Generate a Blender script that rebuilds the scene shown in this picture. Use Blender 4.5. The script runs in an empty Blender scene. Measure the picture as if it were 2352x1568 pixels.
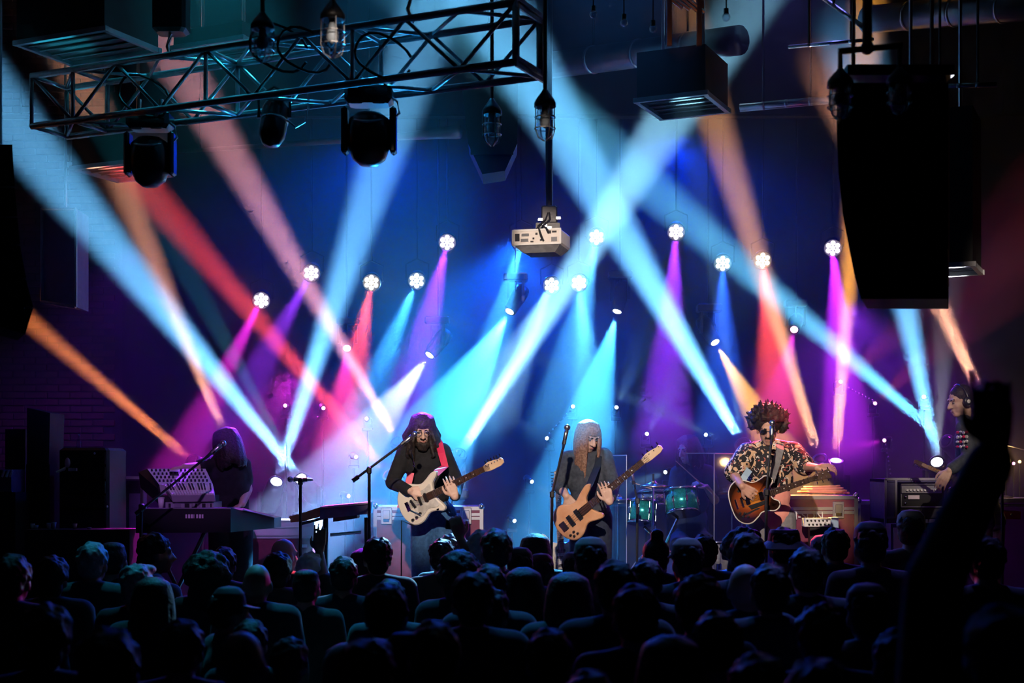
import bpy, bmesh, math, random
from mathutils import Vector, Matrix, Quaternion, noise
sc = bpy.context.scene
col = sc.collection
random.seed(11)
# ------------------------------------------------------------------ camera, world, exposure
F, H, HY, CX = 3267.0, 2.10, 1075.0, 1176.0          # focal length in pixels, eye height, horizon row, centre column
V3 = Vector
def P(x, y, Y):                                       # photograph pixel + distance -> place in the room
    return V3(((x-CX)/F*Y, Y, H-(y-HY)/F*Y))
cam = bpy.data.cameras.new('camera'); cam.lens = F/2352*36; cam.sensor_width = 36
cam.shift_y = (HY-784)/2352; cam.clip_end = 200
cam.dof.use_dof = True; cam.dof.focus_distance = 10.9; cam.dof.aperture_fstop = 2.4
camo = bpy.data.objects.new('camera', cam); col.objects.link(camo)
camo.location = (0, 0, H); camo.rotation_euler = (math.pi/2, 0, 0); sc.camera = camo
vs = sc.view_settings; vs.view_transform = 'Standard'; vs.look = 'None'; vs.gamma = 1; vs.exposure = 0; vs.use_curve_mapping = False
w = bpy.data.worlds.new('world'); sc.world = w; w.use_nodes = True
w.node_tree.nodes['Background'].inputs[0].default_value = (.01, .02, .06, 1)
w.node_tree.nodes['Background'].inputs[1].default_value = .06
cy = sc.cycles; cy.adaptive_threshold = .18
cy.max_bounces = 3; cy.diffuse_bounces = 1; cy.glossy_bounces = 1; cy.transmission_bounces = 4; cy.volume_bounces = 0
cy.transparent_max_bounces = 8; cy.caustics_reflective = False; cy.caustics_refractive = False; cy.sample_clamp_indirect = 4

# ------------------------------------------------------------------ lamps: colours and the spot builder
CY = (.15, .54, 1); CW = (.28, .70, 1); TEAL = (.03, .62, .85); BLUE = (.005, .10, 1); DBLUE = (.0, .035, 1)
VIO = (.30, .03, 1); MAG = (.85, .02, .75); PINK = (1, .10, .22); RED = (1, .07, .06); ORG = (1, .26, .07); AMB = (1, .40, .04); PEA = (1, .42, .24); YEL = (1, .48, .06); WHT = (.85, .9, 1); WARM = (1, .80, .66)
def spot(name, s, t, ang, c, en, lin=0.0, blend=.35, rad=.05, parent=None):
    l = bpy.data.lights.new(name, 'SPOT'); l.energy = en; l.color = c; l.spot_size = math.radians(ang); l.spot_blend = blend; l.shadow_soft_size = rad
    o = bpy.data.objects.new(name, l); col.objects.link(o); o.location = s
    o.rotation_euler = (V3(t)-V3(s)).to_track_quat('-Z', 'Y').to_euler()
    if lin:
        l.use_nodes = True; nt = l.node_tree; e = nt.nodes['Emission']
        fo = nt.nodes.new('ShaderNodeLightFalloff'); fo.inputs['Strength'].default_value = 1
        a = nt.nodes.new('ShaderNodeMath'); a.operation = 'MULTIPLY'; a.inputs[1].default_value = lin
        b = nt.nodes.new('ShaderNodeMath'); b.operation = 'ADD'
        nt.links.new(fo.outputs['Linear'], a.inputs[0]); nt.links.new(fo.outputs['Quadratic'], b.inputs[0]); nt.links.new(a.outputs[0], b.inputs[1]); nt.links.new(b.outputs[0], e.inputs['Strength'])
    return o
# added washes with no fixtures: tint the haze, light the truss, rim heads
for (x, y, Y, tx, ty, tY, ang, c, en) in [
    (1180, 560, 13.9, 1150, 1250, 11.6, 80, BLUE, 800), (1560, 330, 13.9, 1520, 900, 12.0, 90, DBLUE, 240),
    (1062, 1030, 12.9, 760, 175, 8.2, 22, (.02, .40, 1), 1300), (860, 330, 13.9, 900, 900, 12.0, 90, DBLUE, 240), (660, 860, 13.9, 670, 1260, 12.2, 70, MAG, 170),
    (1960, 700, 13.9, 1930, 1300, 11.8, 75, VIO, 190), (300, 560, 13.0, 240, 1150, 13.6, 95, VIO, 60), (2200, 700, 13.5, 2150, 1200, 13.6, 80, MAG, 25),
    (520, -560, 9.9, 400, 1290, 7.2, 24, (.03, .60, .9), 750), (900, -560, 9.9, 860, 1290, 7.0, 24, (.03, .42, 1), 650), (1420, -560, 9.9, 1400, 1290, 7.0, 24, (.06, .28, 1), 500), (1850, -560, 9.9, 1850, 1290, 7.0, 24, (.2, .2, 1), 420)]:
    spot('added_wash_spot', P(x, y, Y), P(tx, ty, tY), ang, c, en, rad=.12)
# white front spots on the band, hung over the audience
for (x, y, Y, en, ang, c) in [(1025, 1080, 11, 4400, 8, WARM), (1385, 1095, 11.2, 4300, 8, WARM), (1775, 1085, 11, 4600, 7, WARM), (480, 1100, 11, 1300, 8, (.6, .25, 1)), (1530, 1165, 12, 1500, 5, (.6, .9, 1))]:
    t = P(x, y, Y); spot('front_spot_lamp', (t.x*.25-.5, 1.2, 6.0), t, ang, c, en, blend=.6, rad=.08)

spot('front_spot_lamp', (2.3, 1.2, 6.0), P(2195, 1000, 11.2), 6, WARM, 2400, blend=.6, rad=.08)
spot('front_spot_lamp', (.75, 1.2, 3.75), P(1247, 552, 9.5), 3.2, WARM, 3500, blend=.6, rad=.05)

# ------------------------------------------------------------------ mesh helpers
def basis(z, up=V3((0, 0, 1))):
    z = V3(z).normalized()
    if abs(z.dot(up)) > .98: up = V3((0, 1, 0))
    x = up.cross(z).normalized(); y = z.cross(x)
    return Matrix((x, y, z)).transposed()
class MB:
    def __init__(s): s.v = []; s.f = []
    def add(s, vs_, fs):
        n = len(s.v); s.v += [tuple(p) for p in vs_]; s.f += [tuple(i+n for i in f) for f in fs]; return s
    def box(s, c, d, rot=None):
        c = V3(c); pts = []
        for z in (-.5, .5):
            for (x, y) in ((-.5, -.5), (.5, -.5), (.5, .5), (-.5, .5)):
                p = V3((x*d[0], y*d[1], z*d[2])); pts.append(c+(rot @ p if rot else p))
        return s.add(pts, [(3, 2, 1, 0), (4, 5, 6, 7), (0, 1, 5, 4), (1, 2, 6, 5), (2, 3, 7, 6), (3, 0, 4, 7)])
    def rbox(s, c, d, b, rot=None):                    # box with chamfered vertical and horizontal edges
        c = V3(c); hx, hy, hz = d[0]/2, d[1]/2, d[2]/2
        def ring(ix, iy, z):
            q = [(hx-ix, hy-iy-b), (hx-ix-b, hy-iy), (-hx+ix+b, hy-iy), (-hx+ix, hy-iy-b), (-hx+ix, -hy+iy+b), (-hx+ix+b, -hy+iy), (hx-ix-b, -hy+iy), (hx-ix, -hy+iy+b)]
            return [c+(rot @ V3((x, y, z)) if rot else V3((x, y, z))) for x, y in q]
        rs = [ring(b, b, -hz), ring(0, 0, -hz+b), ring(0, 0, hz-b), ring(b, b, hz)]
        return s.loft(rs)
    def loft(s, rings, cap=True, closed=False):
        n = len(rings[0]); m = len(rings); fs = []
        for k in range(m if closed else m-1):
            a = k*n; b2 = ((k+1) % m)*n
            for i in range(n): j = (i+1) % n; fs.append((a+i, a+j, b2+j, b2+i))
        if cap and not closed: fs.append(tuple(range(n-1, -1, -1))); fs.append(tuple((m-1)*n+i for i in range(n)))
        return s.add([p for r in rings for p in r], fs)
    def lathe(s, prof, o, z, n=16):                    # profile (radius, height) turned about axis z through o
        B = basis(z); o = V3(o)
        return s.loft([[o+B @ V3((max(r, 1e-4)*math.cos(2*math.pi*i/n), max(r, 1e-4)*math.sin(2*math.pi*i/n), h)) for i in range(n)] for r, h in prof])
    def cyl(s, a, b, r0, r1=None, n=10):
        a = V3(a); b = V3(b); L = (b-a).length
        return s.lathe([(r0, 0), (r0 if r1 is None else r1, L)], a, b-a, n)
    def tube(s, pts, r, n=6):
        pts = [V3(p) for p in pts]; rings = []
        for i, p in enumerate(pts):
            d = pts[min(i+1, len(pts)-1)]-pts[max(i-1, 0)]; B = basis(d); rr = r[i] if isinstance(r, (list, tuple)) else r
            rings.append([p+B @ V3((rr*math.cos(2*math.pi*k/n), rr*math.sin(2*math.pi*k/n), 0)) for k in range(n)])
        return s.loft(rings)
    def ball(s, c, r, rot=None, n=12, m=8):
        r = (r, r, r) if not isinstance(r, (tuple, list)) else r; c = V3(c); rings = []
        for k in range(m+1):
            t = math.pi*k/m; q = max(math.sin(t), 1e-3)
            ring = []
            for i in range(n):
                p = V3((r[0]*q*math.cos(2*math.pi*i/n), r[1]*q*math.sin(2*math.pi*i/n), -r[2]*math.cos(t))); ring.append(c+(rot @ p if rot else p))
            rings.append(ring)
        return s.loft(rings)
    def cap(s, a, ra, b, rb, n=12):                    # tapered capsule
        a = V3(a); b = V3(b); d = b-a; L = d.length
        if L < 1e-5: return s.ball(a, ra, None, n, 6)
        prof = [(ra*math.sin(t), -ra*math.cos(t)) for t in (0.02, .5, 1.05)]+[(ra, 0), (rb, L)]+[(rb*math.cos(t), L+rb*math.sin(t)) for t in (.5, 1.05, 1.55)]
        return s.lathe(prof, a, d, n)
    def prism(s, outline, z0, z1, M):                  # flat outline given thickness, placed by matrix M
        n = len(outline)
        return s.add([M @ V3((x, y, z0)) for x, y in outline]+[M @ V3((x, y, z1)) for x, y in outline],
                     [tuple(range(n-1, -1, -1)), tuple(range(n, 2*n))]+[(i, (i+1) % n, n+(i+1) % n, n+i) for i in range(n)])
    def slab(s, outline, z0, z1, b, M):                # prism with rounded edges
        cx_ = sum(p[0] for p in outline)/len(outline); cy_ = sum(p[1] for p in outline)/len(outline)
        def sh(k): 
            o = []; n = len(outline)
            for i in range(n):
                ax, ay = outline[i-1]; bx_, by = outline[(i+1) % n]; tx, ty = bx_-ax, by-ay; L = math.hypot(tx, ty) or 1
                o.append((outline[i][0]-ty/L*k, outline[i][1]+tx/L*k))
            return o
        ar = sum(outline[i-1][0]*outline[i][1]-outline[i][0]*outline[i-1][1] for i in range(len(outline)))
        k = b if ar > 0 else -b
        rings = [[M @ V3((x, y, z)) for x, y in o] for o, z in ((sh(k), z0), (outline, z0+b), (outline, z1-b), (sh(k), z1))]
        return s.loft(rings)
    def mesh(s, name):
        me = bpy.data.meshes.new(name); me.from_pydata(s.v, [], s.f); me.update(); return me
    def build(s, name, m, parent=None, smooth=False, fix=True):
        me = s.mesh(name)
        if fix:
            bm = bmesh.new(); bm.from_mesh(me); bmesh.ops.recalc_face_normals(bm, faces=bm.faces); bm.to_mesh(me); bm.free()
        return link(name, me, m, parent, smooth)
def link(name, me, m, parent=None, smooth=False):
    if smooth: me.polygons.foreach_set('use_smooth', [True]*len(me.polygons))
    if m and not me.materials: me.materials.append(m)
    o = bpy.data.objects.new(name, me); col.objects.link(o)
    if parent:
        o.parent = parent
        if parent.type == 'EMPTY': o.matrix_parent_inverse = Matrix.Translation(parent.location).inverted()
    return o
def fuse(mb, name, vox, smooth=4):                     # one continuous skin over overlapping volumes
    me = mb.mesh('tmp'); o = bpy.data.objects.new('tmp', me); col.objects.link(o)
    r = o.modifiers.new('r', 'REMESH'); r.mode = 'VOXEL'; r.voxel_size = vox; r.use_smooth_shade = True
    if smooth: q = o.modifiers.new('s', 'SMOOTH'); q.iterations = smooth; q.factor = .5
    dg = bpy.context.evaluated_depsgraph_get(); out = bpy.data.meshes.new_from_object(o.evaluated_get(dg)); out.name = name
    bpy.data.objects.remove(o); bpy.data.meshes.remove(me); return out
def tag(o, label=None, cat=None, group=None, kind=None):
    for k, v in (('label', label), ('category', cat), ('group', group), ('kind', kind)):
        if v: o[k] = v
    return o
def thing(name, label, cat, loc=(0, 0, 0), group=None):
    o = bpy.data.objects.new(name, None); col.objects.link(o); o.location = loc; o.empty_display_size = .1
    return tag(o, label, cat, group)
def copy_tree(o, parent=None):
    c = o.copy(); col.objects.link(c); c.parent = parent
    for ch in o.children: copy_tree(ch, c)
    return c
def smoothpts(pts, k=4):                               # closed Catmull-Rom outline
    n = len(pts); out = []
    for i in range(n):
        p0, p1, p2, p3 = pts[i-1], pts[i], pts[(i+1) % n], pts[(i+2) % n]
        for j in range(k):
            t = j/k
            out.append(tuple(.5*(2*p1[a]+(p2[a]-p0[a])*t+(2*p0[a]-5*p1[a]+4*p2[a]-p3[a])*t*t+(-p0[a]+3*p1[a]-3*p2[a]+p3[a])*t**3) for a in (0, 1)))
    return out
def frame3(o, xaxis, zaxis):                           # matrix with x along xaxis and z as near zaxis as can be
    x = V3(xaxis).normalized(); z = V3(zaxis); z = (z-x*z.dot(x)).normalized(); y = z.cross(x)
    M = Matrix((x, y, z)).transposed().to_4x4(); M.translation = V3(o); return M

# ------------------------------------------------------------------ materials
def mat(name, c, rough=.6, metal=0, c2=None, scale=8, emit=None, es=0, bump=0, coat=0, spec=.5, sheen=0):
    m = bpy.data.materials.new(name); m.use_nodes = True; nt = m.node_tree; b = nt.nodes['Principled BSDF']
    b.inputs['Base Color'].default_value = (*c, 1); b.inputs['Roughness'].default_value = rough; b.inputs['Metallic'].default_value = metal
    b.inputs['Coat Weight'].default_value = coat; b.inputs['Specular IOR Level'].default_value = spec; b.inputs['Sheen Weight'].default_value = sheen
    if c2 or bump:
        tc = nt.nodes.new('ShaderNodeTexCoord'); n = nt.nodes.new('ShaderNodeTexNoise'); n.inputs['Scale'].default_value = scale; n.inputs['Detail'].default_value = 3
        nt.links.new(tc.outputs['Object'], n.inputs['Vector'])
        if c2:
            r = nt.nodes.new('ShaderNodeValToRGB'); r.color_ramp.elements[0].position = .38; r.color_ramp.elements[1].position = .64
            r.color_ramp.elements[0].color = (*c, 1); r.color_ramp.elements[1].color = (*c2, 1)
            nt.links.new(n.outputs['Fac'], r.inputs[0]); nt.links.new(r.outputs[0], b.inputs['Base Color'])
        if bump:
            bp = nt.nodes.new('ShaderNodeBump'); bp.inputs['Strength'].default_value = bump; bp.inputs['Distance'].default_value = .01
            nt.links.new(n.outputs['Fac'], bp.inputs['Height']); nt.links.new(bp.outputs[0], b.inputs['Normal'])
    if emit: 
        b.inputs['Emission Color'].default_value = (*emit, 1); b.inputs['Emission Strength'].default_value = es; m.cycles.emission_sampling = 'NONE'
    return m
def glassmat(name, c, rough=.05, alpha=.25):
    m = bpy.data.materials.new(name); m.use_nodes = True; nt = m.node_tree; nt.nodes.clear()
    out = nt.nodes.new('ShaderNodeOutputMaterial'); mx = nt.nodes.new('ShaderNodeMixShader'); t = nt.nodes.new('ShaderNodeBsdfTransparent'); g = nt.nodes.new('ShaderNodeBsdfGlossy'); fr = nt.nodes.new('ShaderNodeLayerWeight')
    t.inputs[0].default_value = (*c, 1); g.inputs['Roughness'].default_value = rough; fr.inputs[0].default_value = alpha
    nt.links.new(fr.outputs['Facing'], mx.inputs[0]); nt.links.new(t.outputs[0], mx.inputs[1]); nt.links.new(g.outputs[0], mx.inputs[2]); nt.links.new(mx.outputs[0], out.inputs[0]); return m
M = dict(
    black=mat('black_metal', (.012, .012, .014), .45, 0, bump=.1, scale=60), plastic=mat('black_plastic', (.015, .015, .017), .32, coat=.2), rubber=mat('rubber', (.01, .01, .01), .8),
    truss=mat('truss_aluminium', (.62, .64, .67), .3, .35, (.5, .52, .55), 30), pale=mat('pale_sheet_metal', (.55, .56, .58), .4, .2, (.62, .63, .66), 12), steel=mat('brushed_steel', (.62, .62, .64), .3, 1), chrome=mat('chrome', (.8, .8, .82), .12, 1),
    wallp=mat('dark_painted_wall', (.010, .010, .016), .9, 0, (.016, .016, .026), 3), brick=mat('brick', (.10, .045, .04), .85, 0, (.16, .075, .06), 14, bump=.4), mortar=mat('mortar', (.05, .045, .045), .9, bump=.3, scale=40),
    floor=mat('floor_concrete', (.02, .02, .022), .6, 0, (.03, .03, .032), 4), stage=mat('stage_boards', (.022, .02, .02), .5, 0, (.035, .03, .03), 5), ceil=mat('ceiling_deck', (.005, .005, .007), .9, 0, (.008, .008, .010), 5),
    duct=mat('galvanised_duct', (.30, .31, .34), .35, .8, (.22, .22, .26), 6), white=mat('white_paint', (.75, .74, .72), .45), cream=mat('cream_shell', (.72, .66, .60), .4, 0, (.78, .72, .68), 30), boxdk=mat('dark_box_paint', (.010, .010, .012), .55, 0, (.016, .016, .018), 10),
    skin=mat('skin', (.50, .27, .19), .5, 0, (.56, .32, .23), 25), skin2=mat('skin_light', (.60, .37, .28), .5, 0, (.65, .42, .33), 25), skin3=mat('skin_tan', (.40, .20, .13), .5, 0, (.46, .25, .17), 25),
    hairdk=mat('dark_hair', (.012, .009, .008), .55, 0, (.03, .02, .016), 60, bump=.6, spec=.3), hairlt=mat('light_brown_hair', (.17, .085, .05), .5, 0, (.34, .19, .13), 70, bump=.6), hairbr=mat('brown_hair', (.05, .028, .018), .45, 0, (.09, .05, .03), 60, bump=.6), hairgr=mat('grey_hair', (.25, .25, .26), .5, 0, (.4, .4, .42), 60, bump=.6),
    blackcl=mat('black_cloth', (.004, .004, .006), .9, 0, (.008, .008, .011), 30, bump=.3), navy=mat('navy_cloth', (.012, .018, .045), .85, 0, (.02, .03, .06), 30, bump=.3), grey=mat('grey_cloth', (.16, .16, .17), .85, 0, (.22, .22, .23), 25, bump=.3), slate=mat('slate_cloth', (.03, .038, .055), .85, 0, (.05, .06, .08), 40, bump=.3),
    denim=mat('denim', (.02, .08, .20), .85, 0, (.035, .12, .28), 40, bump=.3), salmon=mat('salmon_cloth', (.80, .30, .24), .8, 0, (.86, .36, .28), 12, bump=.2), crimson=mat('crimson_strap', (.70, .03, .10), .5), tan=mat('tan_cloth', (.30, .24, .18), .8, 0, (.36, .29, .22), 20), paleblue=mat('pale_blue_strap', (.35, .5, .65), .5),
    rose=mat('rosewood', (.05, .022, .014), .4, 0, (.08, .035, .02), 30), maple=mat('maple', (.72, .46, .28), .3, 0, (.78, .54, .34), 14, coat=.4), ivory=mat('ivory_finish', (.78, .70, .58), .22, 0, (.82, .75, .64), 6, coat=.6), pearl=mat('pearl_guard', (.70, .66, .60), .25, 0, (.45, .42, .38), 18, coat=.4), natural=mat('natural_wood', (.68, .33, .16), .28, 0, (.78, .43, .24), 9, coat=.5),
    tealdrum=mat('teal_sparkle', (.01, .26, .24), .22, .6, (.03, .45, .38), 120, coat=.6), cymbal=mat('cymbal_bronze', (.70, .62, .42), .25, 1), drumhead=mat('drum_head', (.75, .74, .72), .5), acrylic=glassmat('clear_acrylic', (.86, .88, .93), .06, .12), jar=glassmat('lamp_glass', (.80, .86, .92), .04, .35),
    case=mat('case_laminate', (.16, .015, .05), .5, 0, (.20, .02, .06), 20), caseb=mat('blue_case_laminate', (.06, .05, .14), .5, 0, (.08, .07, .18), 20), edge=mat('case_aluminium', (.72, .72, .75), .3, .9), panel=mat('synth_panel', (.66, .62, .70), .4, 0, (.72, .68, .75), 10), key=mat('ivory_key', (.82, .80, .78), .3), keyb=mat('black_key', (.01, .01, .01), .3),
    paint=mat('stencil_paint', (.75, .65, .70), .7), wood=mat('warm_wood', (.45, .17, .07), .4, 0, (.55, .23, .10), 12, coat=.3), red=mat('red_lacquer', (.5, .02, .08), .4), lip=mat('lip', (.30, .10, .08), .5), eyew=mat('eye_white', (.38, .36, .35), .4), lens=mat('dark_lens', (.01, .01, .015), .05, 0, coat=1),
)
def glow(name, c, es): return mat(name, (.02, .02, .02), .3, emit=c, es=es)
G = dict(white=glow('lit_lens_white', (1, 1, 1), 6), warm=glow('lit_lens_warm', (1, .85, .55), 6), cyan=glow('lit_lens_cyan', (.75, .95, 1), 5), pink=glow('lit_lens_pink', (1, .45, .75), 4), viol=glow('lit_lens_violet', (.9, .75, 1), 6), amber=glow('lit_bulb_amber', (1, .62, .22), 4))

# ------------------------------------------------------------------ room
def struct(name, mb, m): return tag(mb.build(name, m), kind='structure')
struct('floor', MB().box((0, 6, -.05), (15, 18.4, .1)), M['floor'])
struct('ceiling', MB().box((0, 6, 7.25), (15, 18.4, .1)), M['ceil'])
wb = struct('wall_back', MB().box((1.75, 14.75, 3.6), (11.5, .3, 7.2)), M['wallp'])
wl = struct('wall_left', MB().box((-7.45, 6, 3.6), (.1, 18.4, 7.2)), M['wallp'])
struct('wall_right', MB().box((7.45, 6, 3.6), (.1, 18.4, 7.2)), M['wallp'])
struct('wall_rear', MB().box((0, -3.1, 3.6), (14.8, .1, 7.2)), M['wallp'])
struct('stage_floor', MB().box((0, 12.2, .4), (14.7, 4.8, .8)), M['stage'])
# brick wall at the back of the left side: every brick its own piece, the top courses joined
bw = struct('wall_brick', MB().box((-5.7, 14.82, 3.6), (3.4, .16, 7.2)), M['mortar'])
BL, BH, BD = .235, .072, .03
bme = MB().rbox((0, 0, 0), (BL-.012, BD, BH-.012), .004).mesh('brick'); bme.materials.append(M['brick'])
rest = MB(); nb = 0
for r in range(96):
    z = .84+r*BH
    if z > 7.1: break
    for c in range(14):
        x = -7.28+c*BL+(BL/2 if r % 2 else 0)
        if x > -4.2: continue
        px = CX+x/14.74*F; py = HY-(z-H)/14.74*F
        p = V3((x, 14.735+random.uniform(-.006, .004), z))
        if nb < 300 and 640 < py < 1130 and -20 < px < 420:
            b = bpy.data.objects.new('brick', bme); col.objects.link(b); b.parent = bw; b.location = p; nb += 1
        else: rest.rbox(p, (BL-.012, BD, BH-.012), .004)
tag(rest.build('brickwork', M['brick'], bw, fix=False), kind='stuff')
# haze that carries the beams
hz = bpy.data.materials.new('stage_haze'); hz.use_nodes = True; nt = hz.node_tree; nt.nodes.clear()
o_ = nt.nodes.new('ShaderNodeOutputMaterial'); v_ = nt.nodes.new('ShaderNodeVolumeScatter'); v_.inputs['Density'].default_value = .075; v_.inputs['Anisotropy'].default_value = .35
nt.links.new(v_.outputs[0], o_.inputs['Volume'])
HP = [(14.55, .84), (14.55, 6.35), (8.7, 5.6), (8.7, 3.4), (10.2, 2.8), (11.45, 1.7), (11.45, .84)]
tag(MB().loft([[V3((x, y, z)) for y, z in HP] for x in (-7.3, 7.3)]).build('haze', hz), 'thin theatrical haze filling the air over the stage', 'haze', kind='stuff')
# ------------------------------------------------------------------ stage lamps
def moving_light(label, src, d, gm, stand=True, k=1.0, group='beam lights on stands'):
    d = V3(d).normalized(); back = src-d*.17*k; side = d.cross(V3((0, 0, 1)))
    side = side.normalized() if side.length > .05 else V3((1, 0, 0))
    base = V3((back.x, back.y, (max(back.z, src.z)+.27*k) if stand == 'rod' else min(back.z, src.z)-.26*k)); up_ = 1 if stand == 'rod' else -1
    t = thing('moving_spotlight', label, 'stage light', (base.x, base.y, .8 if stand in (True, 'pole') else base.z), group)
    MB().lathe([(.05*k, -.20*k), (.085*k, -.19*k), (.095*k, -.10*k), (.085*k, .02*k), (.08*k, .10*k), (.07*k, .165*k), (.064*k, .165*k)], back, d, 16).build('head', M['plastic'], t, True)
    MB().lathe([(.0, .0), (.045*k, .0), (.058*k, -.012*k), (.058*k, -.02*k)], src, d, 16).build('lens', gm, t)
    for q in (-1, 1):
        MB().box(back+side*q*.115*k+V3((0, 0, up_*.10*k)), (.03*k, .08*k, .24*k)).build('yoke_arm', M['plastic'], t)
    MB().rbox(base, (.28*k, .22*k, .09*k), .015*k).build('base', M['plastic'], t)
    if stand == 'rod':
        MB().tube([back, V3((back.x, 13.03, back.z+.25)), V3((back.x, 13.03, 5.31))], .009, 6).build('drop_rod', M['black'], t)
    elif stand == 'pole':
        MB().cyl(base, (base.x, base.y, .8), .010, None, 6).build('pole', M['black'], t); MB().cyl((base.x, base.y, .8), (base.x, base.y, .815), .06, None, 12).build('foot', M['black'], t)
    elif stand:
        st = MB().cyl((base.x, base.y, .83), (base.x, base.y, base.z-.045*k), .022, .018, 8).build('pole', M['black'], t)
        for a in range(3):
            an = a*2.094+.5; MB().cyl((base.x, base.y, 1.05), (base.x+.2*math.cos(an), base.y+.2*math.sin(an), .812), .011, None, 6).build('leg', M['black'], t)
    return t
def beam(label, s, sY, tt, tY, ang, c, en, lin=.04, gm='cyan', stand=True, k=1.0, blend=.35, group='beam lights on stands', fix=True, vis=False):
    a = P(*s, sY); b = P(*tt, tY); d = (b-a).normalized()
    if fix: moving_light(label, a, d, G[gm] if (vis or stand is not True) else M['lens'], stand, k, group)
    spot('beam_spot_lamp', a+d*.05, b, ang, c, en*(26.0 if stand is True else 12 if stand == 'rod' else 2.2), lin, blend, .046 if stand is True else .02)
beam('beam light on a stand beside the keyboard player, aimed straight up', (635, 1105), 12.4, (962, 100), 9.4, 5.8, CY, 1700, vis=True)
beam('beam light behind the vocal microphone, throwing a cyan shaft to the upper corner', (690, 1098), 12.75, (5, 255), 9.2, 5.6, CY, 2000, vis=True)
beam('beam light hidden behind the keyboard player, throwing an amber shaft', (516, 1000), 12.7, (262, 372), 11.2, 5.8, PEA, 850)
beam('beam light low behind the bearded guitarist, throwing a red shaft', (893, 1088), 12.75, (330, 425), 10.6, 4.8, RED, 1500, gm='warm')
beam('beam light at the shoulder of the bearded guitarist, throwing a pink white shaft', (912, 1012), 13.1, (500, 300), 10.6, 5.0, (1, .42, .50), 1250, gm='warm')
beam('beam light by the brick wall, throwing a red orange shaft', (440, 1056), 12.8, (50, 722), 11.0, 3.6, ORG, 1300, gm='warm')
beam('beam light behind the bearded guitarist, throwing a white teal shaft across', (1058, 1040), 12.75, (1720, -20), 9.6, 6.0, CW, 2500)
beam('beam light behind the curly haired guitarist, throwing a broad cyan shaft', (1704, 1018), 12.3, (1190, 120), 9.4, 6.6, CY, 2300)
beam('beam light behind the patterned shirt, throwing a flat narrow pale shaft', (1700, 1026), 12.95, (1215, 812), 13.0, 2.8, CW, 330)
beam('beam light behind the man in headphones, throwing a long teal shaft', (2172, 1012), 12.95, (1400, 350), 10.4, 4.8, (.12, .58, .9), 1900)
beam('beam light by the guitar headstock, throwing a peach shaft', (1882, 1052), 12.55, (1640, 270), 10.4, 4.6, (1, .46, .20), 1300, gm='warm')
beam('amber beam light standing on the red flight case side, lens facing out', (1920, 1056), 12.85, (1936, 830), 12.5, 4.6, AMB, 3200, gm='warm', vis=True)
beam('beam light over the amplifier rack, throwing a cyan shaft upward', (2152, 1060), 12.2, (2066, 640), 10.4, 5.2, CY, 1200, vis=True)
beam('beam light behind the raised arm, throwing a peach shaft', (2250, 900), 12.0, (2130, 640), 10.6, 5.0, PEA, 700, gm='warm')
for (s_, Ys_, t_, Yt_, ang_, c_, en_) in (((516, 1000), 12.75, (235, 385), 10.4, 4, PEA, 2600), ((690, 1098), 12.8, (130, 75), 8.8, 4.5, TEAL, 2200), ((1704, 1018), 12.35, (1578, 242), 9.25, 3.4, CW, 2600), ((2152, 1060), 12.25, (2180, 606), 8.8, 4, WHT, 1300)):
    a_ = P(*s_, Ys_); b_ = P(*t_, Yt_); spot('beam_spot_lamp', a_+(b_-a_).normalized()*.05, b_, ang_, c_, en_, 0, .5, .02)  # added uplights with no fixtures of their own, brightening the air box mouths
# wide cones from lamps on the upstage pipe
beam('wide lamp over the drummer side, throwing a white cone to both sides', (1170, 716), 13.0, (1075, 880), 12.6, 30, (.05, .42, 1), 900, 0, 'white', 'rod', .8, .25, 'wide cone lamps')
beam('wide lamp left of the first white cone, lower on the pipe', (986, 816), 12.8, (885, 950), 12.5, 26, (.35, .5, 1), 520, 0, 'white', 'rod', .8, .25, 'wide cone lamps')
beam('wide lamp with a bright ring lens and a blue cone', (1417, 716), 13.0, (1362, 930), 12.7, 26, (.05, .45, 1), 650, 0, 'white', 'rod', .8, .2, 'wide cone lamps')
beam('amber wide lamp above the patterned shirt', (1643, 787), 12.9, (1725, 930), 12.5, 18, YEL, 420, 0, 'warm', 'rod', .8, .25, 'wide cone lamps')
beam('small magenta lamp above the red flight case', (1824, 757), 13.0, (1812, 810), 12.6, 14, MAG, 60, 0, 'pink', 'rod', .7, .3, 'wide cone lamps')
beam('small pink ring lamp under the red spotlight', (797, 800), 13.0, (790, 900), 12.4, 18, MAG, 60, 0, 'pink', 'rod', .7, .3, 'wide cone lamps')
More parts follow.
